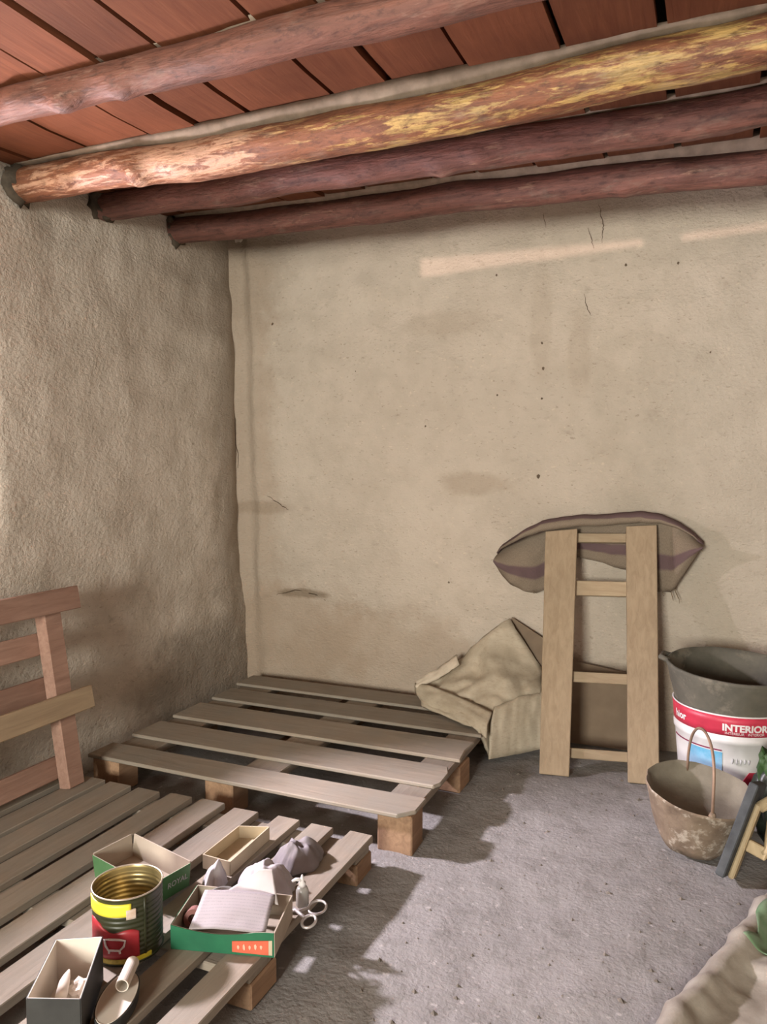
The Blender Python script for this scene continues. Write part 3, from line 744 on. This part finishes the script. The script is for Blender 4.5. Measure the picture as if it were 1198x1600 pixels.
# ------------------------------------------------------------------ text helper
def text_mb(txt, size, fn, extrude=0.0, bold=0.0):
    cu = bpy.data.curves.new('t', 'FONT'); cu.body = txt; cu.size = size; cu.align_x = 'CENTER'; cu.align_y = 'CENTER'; cu.offset = bold
    cu.resolution_u = 3
    ob = bpy.data.objects.new('t', cu); COL.objects.link(ob); bpy.context.view_layer.update()
    me = bpy.data.meshes.new_from_object(ob.evaluated_get(bpy.context.evaluated_depsgraph_get()))
    mb = MB(); mb.v = [Vector(fn(v.co.x, v.co.y)) for v in me.vertices]; mb.f = [tuple(p.vertices) for p in me.polygons]
    bpy.data.objects.remove(ob); bpy.data.curves.remove(cu); bpy.data.meshes.remove(me)
    return mb
def cyl_patch(c, rfun, a0, a1, z0, z1, lift, n=16, m=3, inset=.004, warp=None):
    mb = MB(); uv = []
    for k in (0, 1):
        for i in range(n + 1):
            for j in range(m + 1):
                a = lerp(a0, a1, i / n); z = lerp(z0, z1, j / m)
                if warp: a, z = warp(i / n, j / m, a, z)
                r = rfun(z) + (lift if k == 0 else lift - inset)
                mb.v.append(Vector((c[0] + r * math.cos(a), c[1] + r * math.sin(a), c[2] + z))); uv.append((i / n, j / m))
    S = (n + 1) * (m + 1); g = lambda i, j, k: k * S + i * (m + 1) + j
    for i in range(n):
        for j in range(m):
            mb.f.append((g(i, j, 0), g(i + 1, j, 0), g(i + 1, j + 1, 0), g(i, j + 1, 0)))
    for i in range(n):
        for j in (0, m): mb.f.append((g(i, j, 0), g(i, j, 1), g(i + 1, j, 1), g(i + 1, j, 0)))
    for j in range(m):
        for i in (0, n): mb.f.append((g(i, j, 0), g(i, j + 1, 0), g(i, j + 1, 1), g(i, j, 1)))
    return mb, uv

# ------------------------------------------------------------------ paint bucket with a rubber bucket stuck in it
bc = Vector((2.170, 2.745, 0.004)); facing = math.atan2(CAM.y - bc.y, CAM.x - bc.x)
def br(z): return lerp(.148, .178, z / .345)
t = thing('paint_bucket', bc, 'white plastic paint bucket with red band reading INTERIOR beside the short ladder', 'bucket')
mb = MB().lathe([(.14, 0), (.148, .004), (br(.1), .1), (br(.2), .2), (br(.255), .255), (br(.26) + .004, .258), (br(.27) + .004, .272), (br(.28), .275), (br(.345), .345), (br(.345) + .003, .349), (br(.345) - .004, .35), (br(.2) - .005, .2), (.142, .01), (.135, .008)], bc, 56)
mk('body', mb, 'bucket_white', t, smooth=True)
def wrap(z0, da): return lambda x, y: (bc.x + (br(z0 + y) + .0032) * math.cos(facing + da + x / br(z0)), bc.y + (br(z0 + y) + .0032) * math.sin(facing + da + x / br(z0)), bc.z + z0 + y)
mb, uv = cyl_patch(bc, br, facing - PI * .75, facing + PI * .75, .285, .345, .0018, 60)
band = mk('red_band', mb, 'red', t, smooth=True)
mk('lettering', text_mb('INTERIOR', .030, wrap(.311, .25), bold=.0012), 'white', band)
mk('lettering', text_mb('INTÉRIEUR · INTERIOR', .0115, wrap(.294, .25)), 'white', band)
mk('lettering', text_mb('hior', .034, wrap(.312, -.98), bold=.001), 'white', band)
mb, uv = cyl_patch(bc, br, facing - 1.3, facing - .13, .232, .236, .0015, 24)
mk('maroon_line', mb, 'maroon', t)
mb, uv = cyl_patch(bc, br, facing - .80, facing - .12, .085, .228, .0015, 14, 6)
mk('picture', mb, 'picture', t, uv=uv)
for k in range(5): mk('faint_print', MB().blob(Vector(wrap(.205, .06 + .07 * k)(0, 0)), (.004, .004, .009), 1, .4, 2, k), 'faint', t)
mb, uv = cyl_patch(bc, br, .0, 1, 0, 1, .0015, 10, 4, warp=lambda u, v, a, z: (facing + .04 + .32 * v + .14 * u, .085 + .085 * v))
mk('red_swoosh', mb, 'red', t)
# rubber bucket
rc = Vector((2.168, 2.745, 0.30)); tilt = Matrix.Rotation(math.radians(3), 3, 'X') @ Matrix.Rotation(math.radians(2.5), 3, 'Y')
t = thing('rubber_bucket', rc, 'black rubber bucket caked with grey cement, stuck in the paint bucket', 'bucket')
pf = [(.155, -.06), (.160, -.055), (.172, .05), (.186, .10), (.200, .150), (.206, .166), (.206, .174), (.199, .176), (.192, .158), (.178, .10), (.162, .02), (.150, -.045), (.145, -.05)]
mb = MB().lathe(pf, rc, 60, tilt)
for v in mb.v:
    k = .006 * fr(v, 9, 3); d = (v - rc); d.z = 0
    if d.length > 0: v += d.normalized() * k
mk('body', mb, 'rubber', t, smooth=True)
for sg in (0, 1):
    a = facing - PI * .52 + sg * PI
    q = rc + tilt @ Vector((.20 * math.cos(a), .20 * math.sin(a), .165)); ra = Vector((math.cos(a), math.sin(a), 0)); ta = Vector((-ra.y, ra.x, 0))
    mk('lug', MB().tube([q + ta * .04 - ra * .006, q + ta * .03 + ra * .022 + Vector((0, 0, .008)), q - ta * .03 + ra * .022 + Vector((0, 0, .008)), q - ta * .04 - ra * .006], .009, 8), 'rubber', t, smooth=True)

# ------------------------------------------------------------------ mortar bucket with wire handle
mc = Vector((2.062, 2.385, 0.006)); tl = Matrix.Rotation(math.radians(-5), 3, 'Y') @ Matrix.Rotation(math.radians(4), 3, 'X')
vdir = Vector((CAM.x - mc.x, CAM.y - mc.y, 0)).normalized(); sdir = Vector((-vdir.y, vdir.x, 0))      # towards the camera, and to its right
tl = Matrix.Rotation(math.radians(7), 3, sdir) @ Matrix.Rotation(math.radians(-7), 3, vdir)
if (tl @ Vector((0, 0, 1))).dot(vdir) < 0: tl = Matrix.Rotation(math.radians(-7), 3, sdir) @ Matrix.Rotation(math.radians(-7), 3, vdir)
if (tl @ Vector((0, 0, 1))).dot(sdir) < 0: tl = tl @ Matrix.Rotation(math.radians(14), 3, vdir)
t = thing('mortar_bucket', mc, 'round mason bucket crusted with mortar standing in front of the paint bucket', 'bucket')
pf = [(.070, .012), (.085, .016), (.105, .045), (.122, .09), (.138, .14), (.149, .18), (.152, .187), (.150, .191), (.144, .186), (.137, .165), (.124, .146), (.09, .134), (.04, .130)]
def mshape(pts, caps):
    mb = MB().lathe(pts, mc, 56, tl, caps=caps)
    for v in mb.v:
        d = v - mc; d.z = 0
        if d.length > .03: v += d.normalized() * (.006 * fr(v, 14, 3) + .006 * fr(v, 5, 2))
    return mb
mb = mshape(pf[:8], (True, False)); mk('shell', mb, 'crust', t, smooth=True)
mb = mshape(pf[7:], (False, True)); mk('inner_lining', mb, 'crust_in', t, smooth=True)
hx = math.radians(14)
ax = (vdir * math.cos(hx) + sdir * math.sin(hx))
P_ = []
for k in range(25):
    a = PI * k / 24; hh = .20 * (math.sin(a) ** .55)
    P_.append(mc + tl @ Vector((0, 0, .17)) + ax * (.140 * math.cos(a)) + Vector((0, 0, 1)) * (hh * .93) + sdir * (.012 * math.sin(a)))
h = mk('wire_handle', MB().tube(P_, .0042, 8), 'wire', t, smooth=True)
for e in (P_[0], P_[-1]): mk('pivot', MB().blob(e, (.010, .010, .010), 2, .2, 2, 1), 'crust', h)

# ------------------------------------------------------------------ wooden float
t = thing('plastering_float', (2.19, 2.26, 0.0), 'plastering float with dark plate and pale wooden handle, propped beside mortar bucket', 'float')
f0 = Vector((2.172, 2.232, .008)); fu = Vector((.078, .050, .235)).normalized(); fs = (f0 - CAM); fs = (fs - fu * fs.dot(fu)).normalized()
fn = fs.cross(fu).normalized()
if fn.x < 0: fn = -fn
fs = (fs + fn * .16).normalized(); fn = (fn - fs * fn.dot(fs)).normalized()
def FP(u, n, s): return f0 + fu * u + fn * n + fs * s
def fbar(mb, u0, u1, n0, n1, s0, s1): return mb.hexa([FP(u0, n0, s0), FP(u0, n1, s0), FP(u0, n1, s1), FP(u0, n0, s1)], [FP(u1, n0, s0), FP(u1, n1, s0), FP(u1, n1, s1), FP(u1, n0, s1)])
mk('plate', fbar(MB(), 0, .265, -.034, -.010, -.055, .055), 'plate', t, bevel=.003)
hd = mk('handle', fbar(MB(), 0.0, .215, -.0095, .006, -.018, .018), 'float_wood', t, bevel=.004)
mk('grip', MB().tube([FP(.205, .000, 0), FP(.228, .016, 0), FP(.225, .036, 0), FP(.19, .046, 0), FP(.15, .052, 0), FP(.115, .058, 0), FP(.10, .045, 0)], [.015, .017, .019, .019, .017, .015, .012], 12), 'float_wood', t, smooth=True)
mk('web', fbar(MB(), .085, .118, .0065, .058, -.011, .011), 'float_wood', t, bevel=.003)
mk('strut', MB().bar(FP(.105, .058, 0), FP(.105, .058, 0) + Vector((.085, .01, -.085)), .022, .02), 'float_wood', t, bevel=.003)

# ------------------------------------------------------------------ dark bag, plastic sheet
t = thing('dark_bag', (2.30, 2.46, 0), 'dark green-black crumpled bag at the right picture edge beside the paint bucket', 'bag')
mk('body', MB().blob((2.305, 2.465, .14), (.072, .080, .15), 4, .35, 2.2, 4, .006), 'bag', t, smooth=True)
mk('green_flap', MB().blob((2.262, 2.452, .245), (.024, .035, .060), 3, .6, 2.2, 7), 'bag_green', t, smooth=True)
def sheet_z(u, w): return .012 + .03 * max(0, fr((u * 5, w * 5, 3), 1, 3)) + .035 * gau(w, .03, .03)
e0, e1_ = Vector((2.00, 1.50)), Vector((2.275, 2.20))
sd = (e1_ - e0).normalized(); so = Vector((sd.y, -sd.x))
mb = MB(); uvs = []
def shf(u, v):
    w = v * .55; L_ = lerp(-.05, .70, u); wob = .018 * fr((L_ * 6, 2, 2), 1, 3)
    p = e0 + sd * L_ + so * (w + wob * (1 - v)); z = floor_z(p.x, p.y) + sheet_z(L_, w) + .03 * v * abs(fr((L_ * 3, w * 3, 8), 1, 2))
    uvs.append((u, v)); return (p.x, p.y, max(z, .012))
mb.grid(70, 44, shf)
o = mk('plastic_sheet', mb, 'sheet', smooth=True, uv=uvs, solid=.006); rebase(o, (2.3, 1.75, 0)); tag(o, 'pale crumpled plastic sack lying on the floor in the lower right', 'sack')
mb = MB(); uv2 = []
def gf(u, v):
    L_ = lerp(.42, .62, u); w = lerp(.035, .16, v) + .015 * math.sin(u * 7); p = e0 + sd * L_ + so * w
    uv2.append((u, v)); return (p.x, p.y, max(floor_z(p.x, p.y) + sheet_z(L_, w) + .03 * (w / .55) * abs(fr((L_ * 3, w * 3, 8), 1, 2)), .012) + .0065)
mb.grid(24, 18, gf); mk('green_print', mb, 'sheet_green', o, smooth=True, uv=uv2, solid=.002)

# ------------------------------------------------------------------ things on the slatted pallet
Z0 = .101
# tin can
cc = Vector((.975, 1.243, Z0)); fc = math.atan2(CAM.y - cc.y, CAM.x - cc.x); R0 = .0715; H = .140
def cr_(z): return R0 - (.0016 * (0.5 + 0.5 * math.cos(z * 2 * PI / .0105)) if .02 < z < .125 else .0004)
t = thing('tin_can', cc, 'large open tin can with ribbed wall, red and yellow print, next to the green boxes', 'can')
out = [(R0 - .004, 0), (R0 + .0012, .001), (R0 + .0012, .005)] + [(cr_(z / 500), z / 500) for z in range(3, 68)] + [(R0 + .001, .1365), (R0 + .0016, .1385)]
inn = [(R0 - .0008, .1395)] + [(cr_(z / 500) - .0016, z / 500) for z in range(68, 2, -1)] + [(R0 - .004, .004), (.002, .004)]
mk('wall', MB().lathe(out, cc, 64, caps=(True, False)), 'can_green', t, smooth=True)
mk('inner_wall', MB().lathe(inn, cc, 64, caps=(False, True)), 'can_gold', t, smooth=True)
mk('rim', MB().tube([cc + Vector((math.cos(a * PI / 32) * R0, math.sin(a * PI / 32) * R0, H)) for a in range(64)], .0018, 8, closed=True), 'can_rim', t, smooth=True)
dg = math.radians
def canpatch(nm, mat, a0, a1, z0, z1, lift=.0018, warp=None, n=20, m=4):
    mb, uv = cyl_patch(cc, lambda z: R0, fc + dg(a0), fc + dg(a1), z0, z1, lift, n, m, warp=warp); return mk(nm, mb, mat, t, smooth=True)
canpatch('yellow_band', 'yellow', -88, 5, .104, .130)
def cwrap(z0, da, lift=.0022): return lambda x, y: (cc.x + (R0 + lift) * math.cos(fc + dg(da) + x / R0), cc.y + (R0 + lift) * math.sin(fc + dg(da) + x / R0), cc.z + z0 + y)
canpatch('red_print', 'can_red', -80, 17, .016, .066, .0012, lambda u, v, a, z: (fc + dg(lerp(-80, 17, u)), .016 + (.066 + .022 * (1 - u) - .016) * v + (.006 * math.sin(u * 9) if v > .9 else 0)), n=40, m=8)
pot = mk('pot_drawing', MB().tube([Vector(cwrap(.048, -22, .0035)(x, y)) for x, y in [(-.021, .009), (-.018, -.004), (-.012, -.012), (.010, -.012), (.018, -.004), (.021, .008), (.010, .011), (-.010, .011)]], .0022, 6, closed=True), 'white', t)
for dx in (-.010, .010): mk('pot_foot', MB().tube([Vector(cwrap(.048, -22, .0035)(dx, -.012)), Vector(cwrap(.048, -22, .0035)(dx * 1.1, -.018))], .0022, 6), 'white', pot)
canpatch('sticker', 'sticker', -3, 12, .098, .118, .0026)
canpatch('yellow_foot_band', 'yellow_dim', -58, 6, .0055, .0145, .0016)
canpatch('yellow_foot_mark', 'yellow', 7, 38, .0065, .0155, .002)
canpatch('seam', 'can_green', 26, 29, .006, .134, .0016)

# card boxes: floor quad (ccw from front-left), wall height, wall thickness
def card_box(name, q, z0, h, out_mat, in_mat, label, cat='box', flare=0.0, dip=None, th=.003):
    c = sum((Vector((p[0], p[1], 0)) for p in q), Vector()) / 4
    t = thing(name, (c.x, c.y, z0), label, cat)
    Q = [Vector((p[0], p[1], z0)) for p in q]
    mk('bottom', MB().hexa(Q, [p + Vector((0, 0, th)) for p in Q]), in_mat, t)
    for i in range(4):
        a, b_ = Q[i], Q[(i + 1) % 4]; d = (b_ - a).normalized(); nn = Vector((d.y, -d.x, 0))
        N = 12; mbo, mbi = MB(), MB()
        for k in range(N):
            u0, u1 = k / N, (k + 1) / N
            hh = lambda u: h - (dip[i](u) if dip and dip[i] else 0)
            fl = lambda p, u: p + nn * (flare * hh(u) / h)
            for mb_, o0, o1 in ((mbo, 0.0, th * .5), (mbi, -th * .5, 0.0)):
                p0, p1 = a.lerp(b_, u0), a.lerp(b_, u1)
                lo = [p0 + nn * o0, p1 + nn * o0, p1 + nn * o1, p0 + nn * o1]
                hi = [fl(lo[0], u0) + Vector((0, 0, hh(u0))), fl(lo[1], u1) + Vector((0, 0, hh(u1))), fl(lo[2], u1) + Vector((0, 0, hh(u1))), fl(lo[3], u0) + Vector((0, 0, hh(u0)))]
                mb_.hexa(lo, hi)
        om = out_mat[i] if isinstance(out_mat, (list, tuple)) else out_mat
        w = mk('side', mbo, om, t); mk('lining', mbi, in_mat, w)
    return t, Q
# dark box
card_box('open_box', [(1.012, .947), (1.100, .982), (1.004, 1.136), (.928, 1.093)], Z0, .088, 'black_card', 'white_card', 'narrow black open box with white inside, bottom left of the pallet')
rd = random.Random(2)
o = mk('glue_tube', MB().tube([(1.026, 1.010, Z0 + .056), (1.004, 1.038, Z0 + .054), (.992, 1.056, Z0 + .053), (.984, 1.070, Z0 + .055)], [.011, .010, .007, .002], 10), 'white_card', smooth=True); rebase(o, (1.005, 1.04, Z0 + .045)); tag(o, 'small white tube lying in the black open box', 'tube')
o = mk('sponge_block', MB().hexa([(1.012, .962, Z0 + .0045), (1.072, .985, Z0 + .0045), (1.055, 1.012, Z0 + .0045), (.998, .988, Z0 + .0045)], [(1.012, .962, Z0 + .052), (1.072, .985, Z0 + .052), (1.055, 1.012, Z0 + .052), (.998, .988, Z0 + .052)]), 'sponge', bevel=.003); rebase(o, (1.035, .987, Z0 + .0045)); tag(o, 'pale yellow sponge block inside the black open box', 'sponge')
o = mk('crumpled_paper', MB().blob((1.010, 1.060, Z0 + .024), (.028, .030, .022), 3, .4, 2.0, 3, Z0 + .0045), 'white_card'); rebase(o, (1.012, 1.062, Z0 + .0045)); tag(o, 'crumpled off-white paper inside the black open box', 'paper')

# green box with papers
dipf = lambda u: .012 * math.sin(PI * min(1, u * 1.15)) ** 1
tg, Q = card_box('paper_box', [(1.066, 1.270), (1.282, 1.330), (1.245, 1.468), (1.022, 1.420)], Z0, .052, ['green_card', 'grey_card', 'grey_card', 'green_card'], 'grey_card', 'green open box filled with papers at the front of the pallet', dip=[dipf, None, None, None])
a, b_ = Q[0], Q[1]; d = (b_ - a).normalized(); nn = Vector((d.y, -d.x, 0)); Lb = (b_ - a).length
def fpt(s, z, o): return a + d * s + nn * o + Vector((0, 0, z))
lab = mk('orange_label', MB().hexa([fpt(Lb * .60, .006, .0018), fpt(Lb * .95, .005, .0018), fpt(Lb * .95, .005, .0028), fpt(Lb * .60, .006, .0028)], [fpt(Lb * .60, .029, .0018), fpt(Lb * .95, .036, .0018), fpt(Lb * .95, .036, .0028), fpt(Lb * .60, .029, .0028)]), 'orange', tg)
mk('cream_strip', MB().hexa([fpt(Lb * .951, .005, .0018), fpt(Lb * .985, .005, .0018), fpt(Lb * .985, .005, .0028), fpt(Lb * .951, .005, .0028)], [fpt(Lb * .951, .036, .0018), fpt(Lb * .985, .037, .0018), fpt(Lb * .985, .037, .0028), fpt(Lb * .951, .036, .0028)]), 'cream_card', tg)
for k in range(5): mk('label_mark', MB().blob(fpt(Lb * (.66 + .055 * k), .017 + .001 * k, .0032), (.0035, .0008, .005 + .002 * (k % 2)), 1, .4, 2, k), 'pale_mark', lab)
# things in the green box
def sheet_obj(name, q, mat, label, th=.0012, bend=.006, cat='paper'):
    mb = MB(); uv = []; q = [Vector(p) for p in q]
    nrm_ = (q[1] - q[0]).cross(q[3] - q[0]).normalized()
    def f(u, v):
        p = q[0].lerp(q[1], u).lerp(q[3].lerp(q[2], u), v) + nrm_ * bend * (math.sin(PI * u) + .4 * fr((u * 3, v * 3, q[0].x), 1, 2)); uv.append((u, v)); return p
    mb.grid(16, 14, f); o = mk(name, mb, mat, smooth=True, uv=uv, solid=th); rebase(o, sum(q, Vector()) / 4); tag(o, label, cat); return o
sheet_obj('paper_sheet', [(1.102, 1.282, Z0 + .044), (1.262, 1.328, Z0 + .046), (1.230, 1.420, Z0 + .076), (1.074, 1.378, Z0 + .073)], 'paper', 'printed white sheet lying tilted on top in the green box')
sheet_obj('paper_card', [(1.110, 1.412, Z0 + .062), (1.246, 1.408, Z0 + .062), (1.200, 1.458, Z0 + .108), (1.176, 1.450, Z0 + .108)], 'card_paper', 'folded blank white card poking up behind the printed sheet', .003, .002)
o = mk('tape_roll', MB().lathe([(.020, -.014), (.020, .014), (.010, .014), (.010, -.014)], (1.068, 1.345, Z0 + .028), 24, Matrix.Rotation(math.radians(75), 3, 'X') @ Matrix.Rotation(math.radians(25), 3, 'Y'), True), 'roll', smooth=False); rebase(o, (1.068, 1.345, Z0 + .028)); tag(o, 'reddish brown cardboard roll standing on edge in the green box', 'roll')
o = mk('clear_lid', MB().lathe([(.040, 0), (.044, .004), (.044, .010), (.041, .010), (.040, .006), (.002, .005)], (1.105, 1.392, Z0 + .040), 36, Matrix.Rotation(math.radians(14), 3, 'X')), 'clear', smooth=True); rebase(o, (1.105, 1.392, Z0 + .04)); tag(o, 'round translucent lid behind the papers in the green box', 'lid')

# pale green box behind the can
tr, Q = card_box('royal_box', [(.925, 1.372), (.945, 1.487), (.722, 1.545), (.706, 1.428)], Z0, .058, ['green_soft', 'grey_card', 'grey_card', 'green_soft'], 'grey_card', 'shallow green and beige box behind the tin can, lettered ROYAL', flare=.006)
a, b_ = Q[0], Q[1]; d = (b_ - a).normalized(); nn = Vector((d.y, -d.x, 0)); mid = a.lerp(b_, .66)
mk('lettering', text_mb('ROYAL', .0195, lambda x, y: mid + d * x + nn * (.0025 + .006 * (y + .030) / .058) + Vector((0, 0, .030 + y)), bold=.0004), 'faint', tr)
# cream tray
card_box('card_tray', [(.928, 1.568), (1.012, 1.564), (1.003, 1.763), (.924, 1.735)], Z0, .036, ['cream_card', 'cream_card', 'cream_card', 'cream_card'], 'cream_card', 'empty cream cardboard tray between grey cloth and ROYAL box')

# cloths
def cloth(name, c, r, seed, mat, label, cat='cloth', tip=None):
    # heap of folded fabric: a closed height field over an irregular outline
    NA, NR = 56, 18; mb = MB()
    def hgt(x, y, k):
        q = Vector((x * 17 + seed, y * 17, seed * .3)); w = Vector((fr(q, .5, 2), fr(q + Vector((5, 1, 2)), .5, 2), 0))
        f = 1 - abs(mn.noise(q * .75 + w * .9)) * 1.7; g = 1 - abs(mn.noise(q * 1.6 + w)) * 1.6
        z = r[2] * (1 - k ** 2.4) * (.55 + .30 * f + .14 * g)
        if tip: z += tip[2] * gau(math.hypot(x - tip[0], y - tip[1]), 0, .013) * (1 - k ** 4)
        return max(z, .0)
    for i_ in range(NR + 1):
        k = i_ / NR
        for a in range(NA):
            t_ = 2 * PI * a / NA; e = 1 + .28 * fr((math.cos(t_) * 1.5 + seed, math.sin(t_) * 1.5, 2), 1, 3)
            x, y = r[0] * e * k * math.cos(t_), r[1] * e * k * math.sin(t_)
            mb.v.append(Vector((c[0] + x, c[1] + y, Z0 + .002 + hgt(x, y, k) + (.004 if k < 1 else .0))))
    for i_ in range(NR):
        for a in range(NA): mb.f.append((i_ * NA + a, i_ * NA + (a + 1) % NA, (i_ + 1) * NA + (a + 1) % NA, (i_ + 1) * NA + a))
    b = len(mb.v)
    for a in range(NA): v = mb.v[NR * NA + a]; mb.v.append(Vector((v.x, v.y, Z0)))
    for a in range(NA): mb.f.append((NR * NA + a, NR * NA + (a + 1) % NA, b + (a + 1) % NA, b + a))
    mb.f.append(tuple(b + a for a in range(NA)))
    bm = bmesh.new(); vs = [bm.verts.new(v) for v in mb.v]
    for f in mb.f: bm.faces.new([vs[q] for q in f])
    bmesh.ops.remove_doubles(bm, verts=bm.verts[:], dist=1e-5); bm.verts.index_update()
    mb.v = [v.co.copy() for v in bm.verts]; mb.f = [tuple(v.index for v in f.verts) for f in bm.faces]; bm.free()
    o = mk(name, mb, mat, smooth=True); rebase(o, (c[0], c[1], Z0)); return tag(o, label, cat)
cloth('grey_rag', (1.135, 1.690), (.062, .070, .060), 11, 'grey_cloth', 'crumpled grey rag on the lit slats of the low pallet')
cloth('white_rag', (1.128, 1.550), (.072, .050, .066), 21, 'tissue', 'crumpled white rag behind the papers of the green box')
cloth('white_tissue', (1.003, 1.512), (.026, .040, .045), 31, 'tissue', 'small white tissue with a pointed tip between tray and green box', 'tissue', (.010, .006, .026))

# squeeze bottle and scissors
t = thing('squeeze_bottle', (1.243, 1.520, Z0), 'small clear bottle with white nozzle behind the green box corner', 'bottle')
mk('body', MB().lathe([(.013, 0), (.015, .003), (.015, .036), (.012, .044), (.006, .047)], (1.243, 1.520, Z0), 20), 'clear', t, smooth=True)
mk('nozzle', MB().lathe([(.008, .0475), (.0085, .056), (.005, .058), (.004, .068), (.0015, .074)], (1.243, 1.520, Z0), 14), 'white', t, smooth=True)
mk('spout', MB().tube([(1.243, 1.520, Z0 + .062), (1.230, 1.512, Z0 + .064), (1.223, 1.508, Z0 + .060)], [.0045, .004, .003], 8), 'white', t, smooth=True)
t = thing('scissors', (1.26, 1.48, Z0), 'pair of pale scissors with ring handles on the pallet edge', 'scissors')
def ring_(c, r, sq): 
    c = Vector(c); return [c + Vector((math.cos(k * PI / 12) * r, math.sin(k * PI / 12) * r * sq, .004 * math.sin(k * PI / 12))) for k in range(24)]
mk('ring_handle', MB().tube(ring_((1.283, 1.518, Z0 + .006), .021, 1.0), .0030, 8, closed=True), 'steel', t, smooth=True)
mk('ring_handle', MB().tube(ring_((1.292, 1.462, Z0 + .006), .015, 1.2), .0034, 8, closed=True), 'steel', t, smooth=True)
mk('shank', MB().tube([(1.266, 1.507, Z0 + .006), (1.254, 1.492, Z0 + .006), (1.236, 1.484, Z0 + .006)], .004, 8), 'steel', t, smooth=True)
mk('shank', MB().tube([(1.279, 1.470, Z0 + .006), (1.262, 1.478, Z0 + .0065), (1.240, 1.490, Z0 + .007)], .004, 8), 'steel', t, smooth=True)
mk('blade', MB().bar((1.238, 1.484, Z0 + .004), (1.160, 1.493, Z0 + .003), .010, .003), 'steel', t)
mk('blade', MB().bar((1.238, 1.490, Z0 + .0075), (1.160, 1.500, Z0 + .0065), .010, .003), 'steel', t)

# oval lid and paper roll in front of the can
oc = Vector((1.093, 1.080, Z0)); ang = math.radians(113)
t = thing('oval_lid', oc, 'oval dark-rimmed lid with white inside, in front of the tin can', 'lid')
def oval(rx, ry, z, n=40): return [oc + Vector((rx * math.cos(k * 2 * PI / n) * math.cos(ang) - ry * math.sin(k * 2 * PI / n) * math.sin(ang), rx * math.cos(k * 2 * PI / n) * math.sin(ang) + ry * math.sin(k * 2 * PI / n) * math.cos(ang), z)) for k in range(n)]
def loft(rs):
    mb = MB(); n = 40
    for r in rs: mb.v += oval(*r)
    for i in range(len(rs) - 1):
        for j in range(n): mb.f.append((i * n + j, i * n + (j + 1) % n, (i + 1) * n + (j + 1) % n, (i + 1) * n + j))
    mb.f.append(tuple(reversed(range(n)))); mb.f.append(tuple((len(rs) - 1) * n + j for j in range(n))); return mb
mk('rim', loft([(.070, .030, 0), (.073, .033, .003), (.075, .035, .024), (.0735, .0335, .025)]), 'black_card', t, smooth=False)
mk('white_inside', loft([(.0725, .0325, .0252), (.072, .032, .0262), (.070, .030, .0255)]), 'white_card', t, smooth=False)
o = mk('paper_roll', MB().lathe([(.0125, -.035), (.0125, .035), (.0105, .035), (.0105, -.035)], (1.080, 1.122, Z0 + .041), 24, (Vector((.035, -.075, .0)).normalized().to_track_quat('Z', 'Y')).to_matrix(), True), 'white_card', smooth=False); rebase(o, (1.080, 1.122, Z0 + .027)); tag(o, 'short white paper roll resting on the oval lid', 'roll')
